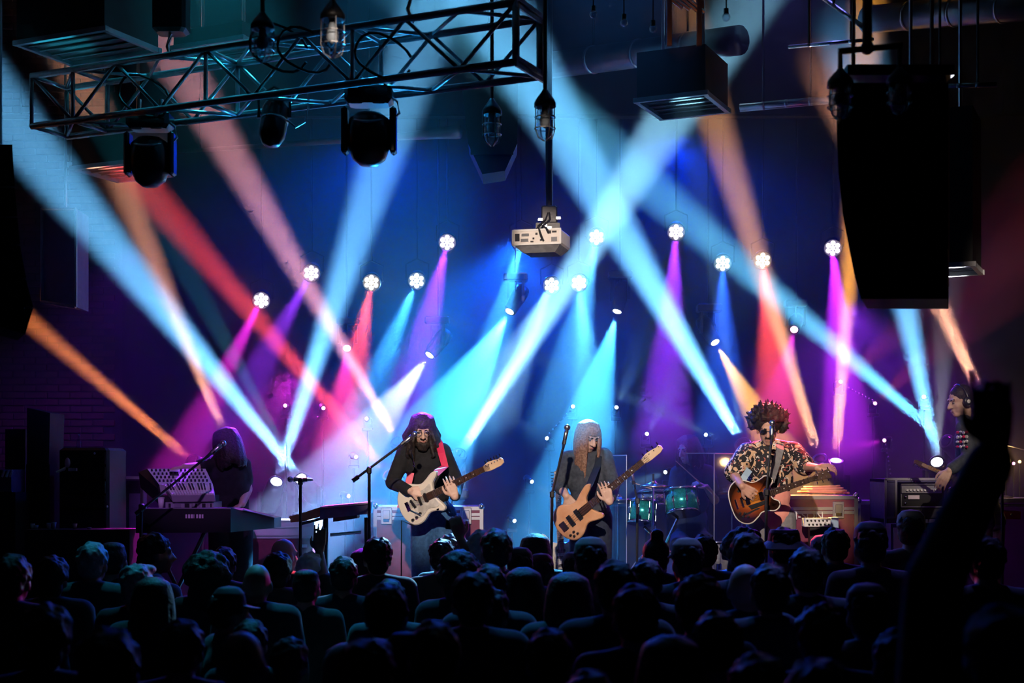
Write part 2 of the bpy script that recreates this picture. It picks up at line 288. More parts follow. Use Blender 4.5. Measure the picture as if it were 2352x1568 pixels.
# small side lamps around the drums and backline
for (x, y, tx, ty, c, en, gm, lb) in [
    (1222, 1106, 1300, 1160, CW, 70, 'cyan', 'small tilted strip lamp beside the bass player'), (1182, 1196, 1250, 1240, CW, 70, 'cyan', 'small tilted strip lamp low in front of the crowd'),
    (1416, 935, 1440, 880, CW, 40, 'cyan', 'small round lamp above the bass player\'s hair'), (1316, 933, 1330, 890, CW, 14, 'cyan', 'small lamp at the top of the dotted strip'), (1256, 1006, 1180, 960, CW, 25, 'cyan', 'small lamp at the foot of the dotted strip'),
    (1486, 996, 1515, 945, CW, 40, 'cyan', 'small lamp above the light headstock'), (1621, 998, 1560, 960, CW, 18, 'cyan', 'small lamp behind the drummer'), (1528, 1084, 1465, 1108, CW, 60, 'cyan', 'small lamp over the cymbal'),
    (818, 1049, 880, 1070, PINK, 60, 'pink', 'small pink lamp beside the boom stand'), (801, 1139, 900, 1162, PINK, 80, 'pink', 'small pink lamp above the blue keyboard'), (655, 931, 640, 900, PINK, 12, 'pink', 'small pink lamp left of the upright cyan beam'),
    (743, 937, 760, 960, PINK, 12, 'pink', 'small pink lamp inside the red shaft'), (842, 961, 810, 940, MAG, 30, 'pink', 'small pink lamp over the boom stand'), (2010, 926, 2060, 880, PINK, 80, 'pink', 'small pink lamp at the end of the beaded cable'),
    (1931, 876, 1985, 830, PINK, 80, 'pink', 'small pink lamp on the magenta shaft'), (2031, 1011, 1955, 1028, MAG, 80, 'pink', 'small pink lamp on top of the amplifier rack'), (2122, 911, 2118, 880, CW, 10, 'white', 'small white lamp inside the cyan shaft by the headphones')]:
    beam(lb, (x, y), 13.5, (tx, ty), 12.9, 11, c, en, .1, gm, 'pole', .36, .3, 'small side lamps')
# LED spotlights with seven lenses
def led_light(label, x, y, Y, tx, ty, tY, c, en, gm, ang=11):
    a = P(x, y, Y); b = P(tx, ty, tY); d = (b-a).normalized(); face = (d*.55+V3((-a.x, -a.y, H-a.z)).normalized()).normalized()
    t = thing('led_spotlight', label, 'stage light', a, 'seven-lens spotlights on the upstage pipes')
    MB().lathe([(.03, -.17), (.075, -.15), (.088, -.02), (.088, .0), (.078, .0), (.076, -.012), (.0, -.012)], a, face, 16).build('can', M['plastic'], t, True)
    B = basis(face)
    for i in range(7):
        q = V3((0, 0, 0)) if i == 6 else V3((.047*math.cos(i*math.pi/3+.5), .047*math.sin(i*math.pi/3+.5), 0))
        MB().lathe([(0, .012), (.014, .010), (.0215, .0), (.0215, -.012)], a+B @ q, face, 10).build('led_lens', gm, t)
    s = B @ V3((1, 0, 0))
    MB().tube([a+s*.10-face*.05, a+s*.105-face*.07+V3((0, 0, .14)), a-face*.07+V3((0, 0, .19)), a-s*.105-face*.07+V3((0, 0, .14)), a-s*.10-face*.05], .009, 6).build('yoke', M['black'], t)
    MB().cyl(a-face*.07+V3((0, 0, .19)), V3((a.x-face.x*.07, 13.03, 5.31)), .008, None, 6).build('drop_rod', M['black'], t)
    spot('led_spot_lamp', a+face*.05, b, ang, c, en*11, .0, .5, .03)
for q in [('violet spotlight lowest on the side by the brick wall', 600, 690, 13, 520, 850, 12.2, MAG, 330, 'viol'), ('violet spotlight second from the brick wall', 715, 627, 13, 620, 800, 12.0, VIO, 260, 'viol'),
          ('red spotlight with a red white shaft', 853, 649, 13, 822, 810, 12.0, RED, 560, 'warm'), ('cyan spotlight right of the red one', 957, 645, 13, 870, 860, 11.8, (.05, .42, 1), 620, 'cyan'),
          ('violet spotlight highest left of the projector', 1027, 557, 13, 975, 770, 11.8, VIO, 620, 'viol'), ('cyan spotlight half hidden by the projector', 1196, 556, 13, 1150, 730, 12.0, (.06, .5, 1), 520, 'cyan'),
          ('cyan spotlight high right of the projector', 1370, 545, 13, 1326, 760, 11.8, (.08, .5, 1), 620, 'cyan'), ('spotlight under the projector with streaked lenses', 1267, 655, 13, 1225, 740, 12.2, CW, 300, 'cyan'),
          ('cyan spotlight under the high one, right of the projector', 1330, 650, 13, 1345, 800, 12.0, (.08, .5, 1), 520, 'white'), ('violet spotlight highest of all, above the drums', 1553, 533, 13, 1538, 780, 11.8, VIO, 720, 'viol'),
          ('deep blue spotlight with streaked lenses', 1660, 605, 13, 1660, 730, 12.2, (.02, .12, 1), 420, 'cyan'), ('red spotlight with warm lenses, beside the blue one', 1752, 598, 13, 1772, 780, 11.9, RED, 620, 'warm'),
          ('magenta spotlight beside the big hanging speaker', 1913, 570, 13, 1932, 830, 11.8, (.5, .02, 1), 820, 'viol')]:
    led_light(q[0], q[1], q[2], q[3], q[4], q[5], q[6], q[7], q[8], G[q[9]])
for Yp, zp, lb in ((13.03, 5.32, 'long dark lighting pipe high across the back of the stage'),):
    t = thing('lighting_pipe_mount', lb, 'pipe', (0, Yp, zp))
    MB().cyl((-5.5, Yp, zp), (5.5, Yp, zp), .024, None, 8).build('pipe', M['black'], t)
    for x in (-4.5, -1.5, 1.5, 4.5): MB().cyl((x, Yp, zp), (x, Yp, 7.2), .01, None, 6).build('drop_rod', M['black'], t)

# ------------------------------------------------------------------ truss over the audience, turned 25 degrees
A25 = math.radians(25); UL = V3((-math.cos(A25), math.sin(A25), 0)); NN = V3((math.sin(A25), math.cos(A25), 0)); ZZ = V3((0, 0, 1)); S = .31
T0 = P(1185, 142, 7.4); TL = 3.3
tr = thing('box_truss_mount', 'square aluminium lighting truss hanging over the audience', 'truss', T0)
for dy in (0, 1):
    for dz in (0, 1):
        a = T0+NN*S*dy+ZZ*S*dz; MB().cyl(a, a+UL*TL, .021, None, 8).build('chord', M['truss'], tr, True)
nbay = 10; bl = TL/nbay
for i in range(nbay+1):
    o = T0+UL*bl*i
    for (a, b) in ((V3((0, 0, 0)), NN*S), (ZZ*S, NN*S+ZZ*S), (V3((0, 0, 0)), ZZ*S), (NN*S, NN*S+ZZ*S)):
        if i in (0, nbay) or i % 3 == 0: MB().cyl(o+a, o+b, .013 if i else .02, None, 6).build('strut', M['truss'], tr, True)
    if i < nbay:
        e = UL*bl; up = i % 2
        for (a, b) in ((V3((0, 0, 0)), ZZ*S), (NN*S, NN*S+ZZ*S), (V3((0, 0, 0)), NN*S), (ZZ*S, NN*S+ZZ*S)):
            p, q = (a, b+e) if up else (b, a+e)
            MB().cyl(o+p, o+q, .011, None, 6).build('brace', M['truss'], tr, True)
for dz in (0, 1): MB().box(T0-UL*.01+NN*S/2+ZZ*S*dz, (.012, S+.05, .06), Matrix.Rotation(-A25, 3, 'Z')).build('end_plate', M['truss'], tr)
for L in (.7, 2.35):
    c = T0+UL*L+NN*S/2
    h = thing('chain_hoist_hanging', 'black chain hoist holding the truss near '+('its projector end' if L < 1 else 'the big moving lamp'), 'hoist', c+ZZ*.55)
    MB().rbox(c+ZZ*.62, (.2, .16, .26), .02).build('body', M['black'], h)
    ch = MB()
    for k in range(18): ch.ball(c+ZZ*(.76+k*.036*1.0), (.007, .004 if k % 2 else .012, .02), None, 6, 4)
    ch.cyl(c+ZZ*1.3, (c.x, c.y, 7.2), .008, None, 6)
    ch.build('chain', M['steel'], h); MB().tube([c+ZZ*.5, c+ZZ*.42+UL*.03, c+ZZ*.34], .012, 6).build('hook', M['steel'], h)
# cables looped over the truss
for k, (x, y, Y, r) in enumerate([(640, 70, 8.0, .13), (700, 75, 7.9, .12), (330, 180, 8.5, .12), (880, 90, 7.7, .12)]):
    c = P(x, y+40, Y); pts = [c+V3((r*1.3*math.cos(a*.35+.3), .03*math.sin(a), r*math.sin(a*.35))) for a in range(0, 17)]
    tag(MB().tube(pts, .008, 6).build('cable_hanging', M['rubber']), ['black cable looped over the truss between two cage lamps', 'black cable loop beside the second cage lamp', 'black cable loop above the big moving lamp', 'black cable loop at the middle of the truss'][k], 'cable')
def truss_head(label, x, ytop, ybot, Y, wpx, led=False):
    k = wpx/F*Y; top = P(x, ytop, Y); bot = P(x, ybot, Y); h = top.z-bot.z
    t = thing('moving_spotlight', label, 'stage light', top, 'lamps hanging under the truss')
    MB().rbox(top-ZZ*h*.13, (k*.86, k*.6, h*.24), h*.05).build('base', M['plastic'], t)
    for q in (-1, 1): 
        MB().rbox(top+V3((q*k*.44, 0, -h*.56)), (k*.12, k*.34, h*.56), h*.025).build('yoke_arm', M['plastic'], t)
        MB().rbox(top+V3((q*k*.2, -k*.3, -h*.265)), (k*.22, k*.02, h*.025), h*.006).build('handle', M['steel'], t)
    hd = V3((.12, .35, -1)).normalized()
    MB().lathe([(.0, h*.30), (k*.24, h*.29), (k*.37, h*.22), (k*.40, h*.06), (k*.39, -h*.10), (k*.30, -h*.26), (k*.16, -h*.335), (0, -h*.345)], top-ZZ*h*.645, V3((0, 0, 1)), 20).build('head', M['plastic'], t, True)
    MB().lathe([(k*.28, 0), (k*.30, h*.012), (k*.27, h*.03)], top-ZZ*h*.44-V3((0, k*.15, 0)), V3((0, -.5, 1)), 20).build('trim_ring', M['steel'], t, True)
    for q in (-1, 1): MB().cyl(top+V3((q*k*.22, 0, -.01)), top+V3((q*k*.22, 0, .07)), .014, None, 8).build('clamp', M['steel'], t)
    MB().tube([top+V3((k*.3, -.02, -h*.1)), top+V3((k*.52, -.03, -h*.22)), top+V3((k*.56, -.03, -h*.36)), top+V3((k*.42, -.02, -h*.44))], .007, 6).build('safety_cable', M['steel'], t)
truss_head('large black moving lamp under the far end of the truss', 345, 255, 432, 8.62, 115)
truss_head('large black moving lamp under the middle of the truss', 848, 195, 384, 7.95, 126)
t0 = P(630, 215, 8.2); t = thing('par_spotlight', 'small rounded black lamp with a yoke under the truss', 'stage light', t0, 'lamps hanging under the truss')
MB().lathe([(0, .15), (.06, .14), (.08, .07), (.078, -.06), (.074, -.10), (.05, -.145), (0, -.16)], t0-ZZ*.16, V3((.1, .3, 1)), 18).build('can', M['plastic'], t, True)
MB().lathe([(.078, -.012), (.082, 0), (.078, .012)], t0-ZZ*.16, V3((.1, .3, 1)), 18).build('trim_ring', M['steel'], t, True)
MB().tube([t0+V3((.09, 0, -.14)), t0+V3((.09, 0, -.02)), t0+V3((0, 0, .04)), t0+V3((-.09, 0, -.02)), t0+V3((-.09, 0, -.14))], .010, 6).build('yoke', M['black'], t)
MB().tube([t0+V3((.08, -.03, -.16)), t0+V3((.13, -.03, -.2)), t0+V3((.18, -.03, -.17)), t0+V3((.2, -.02, -.09)), t0+V3((.19, 0, .02))], .007, 6).build('cable', M['steel'], t)
# ------------------------------------------------------------------ caged glass pendant lamps
def cage_lamp(label, x, ycap, ybot, Y, stem_top_y, k=1.0):
    s = F/Y; top = P(x, ycap, Y); bot = P(x, ybot, Y); h = top.z-bot.z; r = .052*k
    t = thing('pendant_lamp', label, 'lamp', top, 'caged glass pendant lamps')
    MB().lathe([(.012, h*.5), (.02, h*.42), (r*.9, h*.22), (r*1.12, h*.10), (r*1.12, -.005), (r*.9, -.005)], top, ZZ, 14).build('cap', M['black'], t, True)
    MB().lathe([(r*.82, 0), (r*.86, -h*.3), (r*.84, -h*.7), (r*.66, -h*.88), (r*.3, -h*.97), (0, -h*.985)], top, ZZ, 14).build('jar', M['jar'], t, True)
    MB().lathe([(.016, 0), (.018, -h*.15), (.030, -h*.4), (.028, -h*.55), (0, -h*.66)], top, ZZ, 10).build('bulb', M['white'], t, True)
    for i in range(4):
        a = i*math.pi/2+.4; c_, s_ = math.cos(a), math.sin(a)
        MB().tube([top+V3((r*1.05*c_, r*1.05*s_, 0)), top+V3((r*1.08*c_, r*1.08*s_, -h*.7)), top+V3((r*.8*c_, r*.8*s_, -h*.92)), top+V3((.01*c_, .01*s_, -h*1.02))], .0035, 5).build('cage_bar', M['steel'], t)
    for z in (.33, .66): MB().tube([top+V3((r*1.07*math.cos(a*.524), r*1.07*math.sin(a*.524), -h*z)) for a in range(13)], .003, 5).build('cage_ring', M['steel'], t)
    st = P(x, stem_top_y, Y); MB().cyl(top+ZZ*h*.45, (top.x, top.y, max(st.z, top.z+h*.6)), .011, None, 8).build('stem', M['black'], t)
cage_lamp('caged glass pendant lamp nearest the big moving lamp', 603, 66, 142, 6.9, -500)
cage_lamp('caged glass pendant lamp in front of the truss, the second', 764, 44, 132, 6.6, -500)
cage_lamp('caged glass pendant lamp in front of the dark hanging speaker', 1130, 262, 334, 8.4, -500)
cage_lamp('caged glass pendant lamp washed pale by the cyan beam', 1252, 244, 322, 7.6, -500)
# T-shaped pipe carrying two lamps by the hanging speaker
Yt = 6.25; a = P(1926, 118, Yt); b = P(2072, 104, Yt); cpt = P(1992, 110, Yt)
t = thing('pipe_mount', 'black T shaped pipe holding two cage lamps above the big speaker', 'pipe', cpt)
MB().cyl(a, b, .014, None, 8).build('crossbar', M['black'], t); MB().cyl(cpt, (cpt.x, cpt.y, 7.2), .022, None, 8).build('post', M['black'], t); MB().ball(cpt, .03).build('joint', M['black'], t)
cage_lamp('caged glass pendant lamp on the inner end of the T pipe', 1930, 196, 272, Yt, 118)
cage_lamp('caged glass pendant lamp on the outer end of the T pipe', 2066, 190, 260, Yt, 106)
for k, (x, y, Y) in enumerate([(1363, 33, 8.5), (1433, 52, 8.5), (1500, 66, 8.5), (1668, 40, 8.0)]):
    c = P(x, y, Y); t = thing('pendant_bulb', ['small globe bulb hung above the projector, first of a row', 'small globe bulb in the middle of the hung row', 'small globe bulb nearest the hanging air box', 'small globe bulb inside the teal beam'][k], 'bulb', c, 'small globe bulbs')
    MB().ball(c, .024, None, 12, 8).build('globe', M['jar'], t, True); MB().cyl(c+ZZ*.02, c+ZZ*.05, .014, None, 8).build('holder', M['black'], t); MB().cyl(c+ZZ*.05, (c.x, c.y, 7.2), .004, None, 5).build('wire', M['black'], t)
# ------------------------------------------------------------------ hanging air boxes, ducts, pipes
RU = Matrix.Rotation(-A25, 3, 'Z')
def air_box(label, x, y, Y, wd, dp, ht, m='boxdk', slats=4):
    c = P(x, y, Y); t = thing('hanging_air_box', label, 'air duct', c, 'hanging air boxes')
    ce = c+UL*wd/2+NN*dp/2
    MB().box(ce+ZZ*(ht/2+.01), (wd, dp, ht), RU).build('box', M[m], t)
    for (o, d) in ((UL*wd/2, (wd+.04, .03, .03)), (UL*wd/2+NN*dp, (wd+.04, .03, .03)), (NN*dp/2, (.03, dp, .03)), (UL*wd+NN*dp/2, (.03, dp, .03))):
        MB().box(c+o, d, RU).build('rim', M['pale'], t)
    for k in range(slats): MB().box(c+UL*wd/2+NN*dp*(k+1)/(slats+1)+ZZ*.005, (wd-.03, .03, .006), RU @ Matrix.Rotation(.5, 3, 'X')).build('slat', M['pale'], t)
    for k in (.2, .8): MB().cyl(ce+UL*wd*(k-.5)+ZZ*ht, V3((ce.x+UL.x*wd*(k-.5), ce.y+UL.y*wd*(k-.5), 7.2)), .012, None, 6).build('hanger', M['steel'], t)
air_box('dark hanging air box with a pale rimmed mouth, in the teal beam', 1620, 213, 9.0, .46, .5, .30)
air_box('hanging air box with an amber lit mouth beside the moving lamp', 290, 372, 10.2, .5, .5, .36)
air_box('hanging air box with a teal lit underside at the upper corner', 240, 66, 8.6, .7, .5, .34)
air_box('flat hanging air box above the truss', 556, 86, 9.2, .55, .34, .10)
air_box('hanging air box with a pale mouth half behind the big speaker', 2234, 606, 8.6, .5, .42, .95)
def duct(label, pts, r, m='duct', name='hanging_duct'):
    t = thing(name, label, 'duct', pts[0]); MB().tube(pts, r, 14).build('tube', M[m], t, True)
    n = 4; rr = max(r) if isinstance(r, list) else r
    for k in range(1, n if isinstance(r, float) else 1):
        a = V3(pts[0]).lerp(V3(pts[-1]), k/n); d = (V3(pts[-1])-V3(pts[0])).normalized(); MB().cyl(a-d*.012, a+d*.012, rr*1.06, None, 14).build('seam_band', M['steel'], t, True)
    for k in (.25, .75):
        a = V3(pts[0]).lerp(V3(pts[-1]), k); MB().cyl(a+ZZ*rr*.3, (a.x, a.y, 7.2), .008, None, 6).build('hanger', M['black'], t)
duct('round steel air duct under the ceiling right of the truss', [P(1265, 150, 11), P(1700, 92, 9.6)], .10)
duct('round steel air duct in the dark upper corner', [P(1990, 45, 10.6), P(2420, 8, 9.4)], .10)
duct('thin purple lit pipe running behind the truss lamps', [P(280, 357, 12.6), P(925, 313, 11.6), P(1056, 302, 11.4)], [.012, .03, .055])
duct('twin pale pipe beside the hanging air box', [P(1700, 246, 9.6), P(1918, 226, 9.3)], .022, 'steel'); duct('thin pipe under the twin pipe', [P(1700, 254, 9.7), P(1918, 234, 9.4)], .010, 'steel')
duct('thin pink lit rail near the T pipe', [P(1812, 108, 8.4), P(2005, 90, 8.0)], .010, 'steel'); duct('slanted pink lit brace running up to the T pipe', [P(1892, -4, 8.2), P(1988, 66, 7.6)], .013, 'steel')
duct('orange lit rail above the big hanging speaker', [P(2116, 199, 8.4), P(2290, 194, 8.2)], .014, 'steel')
c = P(1568, 50, 8.8); t = thing('hanging_bracket', 'warm lit steel hanger above the air box', 'bracket', c)
for x in (1537, 1606): a = P(x, 105, 8.8); MB().box((a.x, a.y, a.z+.25), (.03, .03, .5)).build('strap', M['steel'], t)
for k in range(4): a = P(1545+k*17, 8+k*3, 8.8); MB().cyl(a+V3((-.05, 0, .06)), a+V3((.06, 0, -.03)), .012, None, 6).build('bar', M['steel'], t)
spot('hanger_uplight', P(1570, 160, 8.6), P(1568, 20, 8.8), 60, ORG, 6, rad=.02)  # unseen orange spot with no fixture, aimed up at the hanger
# ------------------------------------------------------------------ hanging loudspeakers
t = thing('hanging_speaker', 'big dark line array loudspeaker hanging on the right side', 'speaker', P(2050, 190, 6.6), 'hanging line arrays')
rows = [(190, 300, 1922, 2178), (302, 400, 1922, 2178), (402, 492, 1926, 2178), (494, 572, 1936, 2178), (574, 632, 1951, 2177), (634, 686, 1963, 2176)]
for k, (y0, y1, x0, x1) in enumerate(rows):
    x0b = rows[k+1][2] if k+1 < len(rows) else 1978
    Yk = 6.6+.02*k; a, b = P(x0, y0, Yk), P(x1, y0, Yk); c, d = P(x0b, y1, Yk), P(x1, y1, Yk); D = V3((.135, .42, 0))
    mb = MB().loft([[a, b, d, c], [a+D, b+D, d+D, c+D]]); ca = mb.build('cabinet', M['boxdk'], t)
    m2 = (a+b+c+d)/4; MB().box(m2-V3((0, .008, 0)), ((b.x-a.x)*.86, .016, (a.z-c.z)*.8)).build('grille', M['black'], ca)
MB().box(P(2050, 180, 6.8), (.5, .3, .05)).build('rigging_frame', M['black'], t)
for x in (1960, 2140): a = P(x, 178, 6.8); MB().cyl(a, (a.x, a.y, 7.2), .01, None, 6).build('chain', M['steel'], t)
t = thing('hanging_speaker', 'curved dark blue line array loudspeaker cut by the frame edge', 'speaker', P(20, 430, 7.6), 'hanging line arrays')
ed = [(330, 28), (430, 34), (498, 40), (562, 46), (640, 60), (706, 76), (768, 58)]
for k in range(6):
    (y0, e0), (y1, e1) = ed[k], ed[k+1]; Yk = 7.6; off = -110
    a, b, c, d = P(off, y0+1, Yk), P(e0, y0+2, Yk), P(off, y1+(0 if k < 4 else -24*(k-3)), Yk), P(e1, y1-2, Yk); D = V3((-.18, .4, 0))
    ca = MB().loft([[a, b, d, c], [a+D, b+D, d+D, c+D]]).build('cabinet', M['boxdk'], t)
    MB().box((a+b+c+d)/4-V3((0, .006, 0)), ((b.x-a.x)*.84, .012, (b.z-d.z)*.74)).build('grille', M['black'], ca)
a = P(0, 330, 7.8); MB().cyl(a, (a.x, a.y, 7.2), .012, None, 6).build('chain', M['steel'], t)
t = thing('hanging_speaker', 'violet lit flat speaker box by the brick wall', 'speaker', P(135, 500, 10.5))
a, b, c, d = P(97, 480, 10.5), P(175, 480, 10.3), P(175, 705, 10.3), P(97, 692, 10.5); D = V3((0, .3, 0))
MB().loft([[a, b, c, d], [a+D, b+D, c+D, d+D]]).build('cabinet', M['caseb'], t)
for (p, q) in ((a, d), (d, c), (b, c), (a, b)): MB().cyl(p-V3((0, .01, 0)), q-V3((0, .01, 0)), .012, None, 6).build('edge_trim', M['edge'], t)
a = P(136, 480, 10.5); MB().cyl((a.x, a.y+.15, a.z), (a.x, a.y+.15, 7.2), .012, None, 6).build('chain', M['steel'], t)
t = thing('hanging_speaker', 'dark tapered speaker hanging behind a cage lamp', 'speaker', P(1130, 200, 10.0))
o8 = [P(1062, 205, 10), P(1190, 192, 10), P(1188, 330, 10), P(1160, 392, 10), P(1108, 400, 10), P(1075, 330, 10)]
MB().loft([o8, [p+V3((0, .35, 0)) for p in o8]]).build('cabinet', M['boxdk'], t); MB().cyl(P(1125, 198, 10.15), V3((P(1125, 198, 10.15).x, 10.15, 7.2)), .016, None, 6).build('pole', M['black'], t)
MB().box(P(1130, 290, 9.99), (.30, .02, .40)).build('grille', M['black'], t)
# ------------------------------------------------------------------ projector
Yj = 9.5; c = P(1244, 552, Yj); RJ = Matrix.Rotation(math.radians(-14), 3, 'Z')
t = thing('projector_mount', 'white ceiling projector with cables plugged into its back panel', 'projector', c)
MB().rbox(c, (.33, .30, .105), .012, RJ).build('body', M['cream'], t)
bt = MB().loft([[c+RJ @ V3((x, y, -.052)) for x, y in ((-.155, -.14), (.155, -.14), (.155, .14), (-.155, .14))], [c+RJ @ V3((x, y, -.095)) for x, y in ((-.10, -.09), (.11, -.09), (.11, .11), (-.10, .11))]]); bt.build('underside', M['grey'], t)
fr = lambda x, z, y=-.152: c+RJ @ V3((x, y, z))
for (x, z, wd, hg) in ((-.13, .0, .03, .05), (-.08, -.02, .05, .02), (-.075, .015, .05, .018), (-.02, -.01, .012, .012), (.0, .02, .014, .014), (.03, -.022, .012, .012), (-.03, -.03, .02, .008), (.12, .03, .03, .012), (.12, -.02, .04, .03), (.09, .028, .016, .02)):
    MB().box(fr(x, z), (wd, .006, hg), RJ).build('socket', M['steel' if wd > .03 else 'black'], t)
for z in (-.046, .046): MB().box(fr(0, z), (.33, .012, .012), RJ).build('edge_trim', M['white'], t)
for q in (-1, 1): MB().box(fr(q*.16, 0), (.012, .012, .10), RJ).build('edge_trim', M['white'], t)
for (x0, z0, x1) in ((.05, -.03, .04), (.085, .02, .07)): MB().tube([fr(x0, z0, -.16), fr(x0-.01, z0+.03, -.18), fr(x1-.03, .07, -.15), fr(x1, .13, -.05), fr(.05, .20, .0)], .006, 6).build('cable', M['rubber'], t)
MB().box(c+V3((.04, .02, .085)), (.16, .14, .05)).build('bracket', M['black'], t); MB().rbox(c+V3((.05, .02, .17)), (.11, .1, .12), .01).build('bracket', M['black'], t)
for (x, z) in ((-.01, .13), (.11, .14), (.02, .09), (.05, .075)): MB().box(c+V3((x, -.055, z)), (.03, .01, .016)).build('bolt_plate', M['steel'], t)
MB().cyl(c+V3((.05, .02, .2)), (c.x+.05, c.y+.02, 7.2), .024, None, 10).build('pole', M['black'], t)
# ------------------------------------------------------------------ backline and stage gear
def pbox(x0, y0, x1, y1, Y, D):                        # box whose front covers a pixel rectangle at distance Y
    a = P(x0, y0, Y); b = P(x1, y1, Y); return MB().box(((a.x+b.x)/2, Y+D/2, (a.z+b.z)/2), (abs(b.x-a.x), D, abs(a.z-b.z)))
def quad(pts, Ys, D):                                   # block from a front outline of pixels (each with its distance), pushed back by D
    f = [P(x, y, Y) for (x, y), Y in zip(pts, Ys if isinstance(Ys, (list, tuple)) else [Ys]*len(pts))]
    return MB().loft([f, [p+V3((0, D, 0)) for p in f]])
def text(body, c, size, m, parent, rotz=0, ext=.003):
    cu = bpy.data.curves.new('lettering', 'FONT'); cu.body = body; cu.size = size; cu.extrude = ext; cu.align_x = 'CENTER'; cu.align_y = 'CENTER'; cu.materials.append(m)
    tmp = bpy.data.objects.new('lettering', cu); col.objects.link(tmp); me = bpy.data.meshes.new_from_object(tmp.evaluated_get(bpy.context.evaluated_depsgraph_get())); bpy.data.objects.remove(tmp)
    me.materials.clear(); me.materials.append(m); o = bpy.data.objects.new('lettering', me); col.objects.link(o); o.location = c; o.rotation_euler = (math.pi/2, 0, rotz); o.parent = parent
    if parent.type == 'EMPTY': o.matrix_parent_inverse = Matrix.Translation(parent.location).inverted()
    return o
def flight_case(label, x0, y0, x1, Y, D, m, latches, zb=.8, split=.22, group='flight cases'):
    a = P(x0, y0, Y); b = P(x1, y0, Y); z1 = a.z; w_ = b.x-a.x; h = z1-zb; cx_ = (a.x+b.x)/2
    t = thing('flight_case', label, 'flight case', (cx_, Y+D/2, zb), group)
    MB().box((cx_, Y+D/2, (z1+zb)/2), (w_, D, h)).build('shell', M[m], t)
    e = .03
    zs = [z1-e/2, zb+e/2+.002, z1-h*split+.012, z1-h*split-.020]
    for z in zs:
        MB().box((cx_, Y-.004, z), (w_+.012, .012, e if z in zs[:2] else .024)).build('edge_rail', M['edge'], t)
    for x in (a.x, b.x):
        for y in (Y, Y+D): MB().box((x, y, (z1+zb)/2), (.03, .03, h)).build('corner_rail', M['edge'], t)
        MB().ball((x, Y, z1), .028, None, 10, 6).build('ball_corner', M['chrome'], t, True)
        MB().box((x, Y+D/2, z1-e/2), (.03, D, e)).build('edge_rail', M['edge'], t)
    MB().box((cx_, Y+D-.004, z1-e/2), (w_, .02, e)).build('edge_rail', M['edge'], t)
    for lx in latches:
        c = P(lx, y0, Y); c.z = z1-h*split
        l = MB().rbox((c.x, Y-.012, c.z), (.095, .012, .14), .005).build('latch', M['edge'], t)
        MB().rbox((c.x, Y-.021, c.z+.01), (.062, .012, .075), .004).build('latch_plate', M['steel'], l); MB().box((c.x, Y-.028, c.z-.035), (.05, .012, .02)).build('butterfly', M['chrome'], l)
    return t
# --- keyboard player's rig
Yk = 10.55
t = thing('synthesizer', 'lilac lit synthesizer with a tilted knob panel on the keyboard rig', 'synthesizer', P(415, 1135, Yk))
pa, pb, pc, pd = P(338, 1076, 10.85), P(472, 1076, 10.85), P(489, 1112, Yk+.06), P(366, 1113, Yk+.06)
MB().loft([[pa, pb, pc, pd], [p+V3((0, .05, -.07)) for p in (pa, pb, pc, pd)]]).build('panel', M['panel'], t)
pn = (pb-pa).cross(pd-pa).normalized(); pn = -pn if pn.y > 0 else pn
for r in range(4):
    for k in range(13):
        if (k in (5, 6) and r < 3): continue
        q = pa.lerp(pb, (k+.7)/13.8).lerp(pd.lerp(pc, (k+.7)/13.8), (r+.7)/4.6)
        MB().lathe([(.0085, 0), (.007, .016), (0, .016)], q, pn, 8).build('knob', M['plastic'], t)
q = pa.lerp(pc, .42); MB().box(q+pn*.006, (.07, .01, .045), basis(pn)).build('screen', M['lens'], t)
MB().loft([[P(318, 1084, 10.85), pa, pd, P(362, 1122, Yk+.05)], [p+V3((0, .06, -.12)) for p in (P(318, 1084, 10.85), pa, pd, P(362, 1122, Yk+.05))]]).build('end_cheek', M['plastic'], t)
ka, kb, kc, kd = P(378, 1117, Yk+.04), P(490, 1116, Yk+.04), P(492, 1136, Yk-.08), P(393, 1137, Yk-.08)
MB().loft([[ka, kb, kc, kd], [p+V3((0, .05, -.05)) for p in (ka, kb, kc, kd)]]).build('keybed', M['panel'], t)
for k in range(16):
    u0, u1 = (k+.08)/16, (k+.92)/16; q0, q1 = ka.lerp(kb, u0), ka.lerp(kb, u1); r0, r1 = kd.lerp(kc, u0), kd.lerp(kc, u1); up = V3((0, -.006, .012))
    MB().loft([[q0, q1, r1, r0], [p+up for p in (q0, q1, r1, r0)]]).build('white_key', M['key'], t)
    if k % 7 not in (2, 6) and k < 15:
        u0, u1 = (k+.75)/16, (k+1.25)/16; q0, q1 = ka.lerp(kb, u0)+up, ka.lerp(kb, u1)+up; r0, r1 = q0.lerp(kd.lerp(kc, u0)+up, .6), q1.lerp(kd.lerp(kc, u1)+up, .6)
        MB().loft([[q0, q1, r1, r0], [p+up for p in (q0, q1, r1, r0)]]).build('black_key', M['keyb'], t)
pbox(366, 1137, 488, 1153, Yk+.05, .25).build('riser', M['plastic'], t)
t = thing('rack_unit', 'grey rack unit full of sockets under the synthesizer', 'rack unit', P(435, 1170, Yk))
pbox(380, 1153, 491, 1168, Yk, .3).build('chassis', M['edge'], t)
for k, (x, w_) in enumerate([(387, 5), (400, 16), (424, 11), (440, 4), (448, 4), (456, 4), (464, 8), (476, 3), (483, 3)]): pbox(x, 1156, x+w_, 1165, Yk-.006, .008).build('socket', M['plastic' if k % 2 == 0 else 'steel'], t)
t = thing('cup', 'small violet lit cup beside the grey rack unit', 'cup', P(370, 1167, Yk))
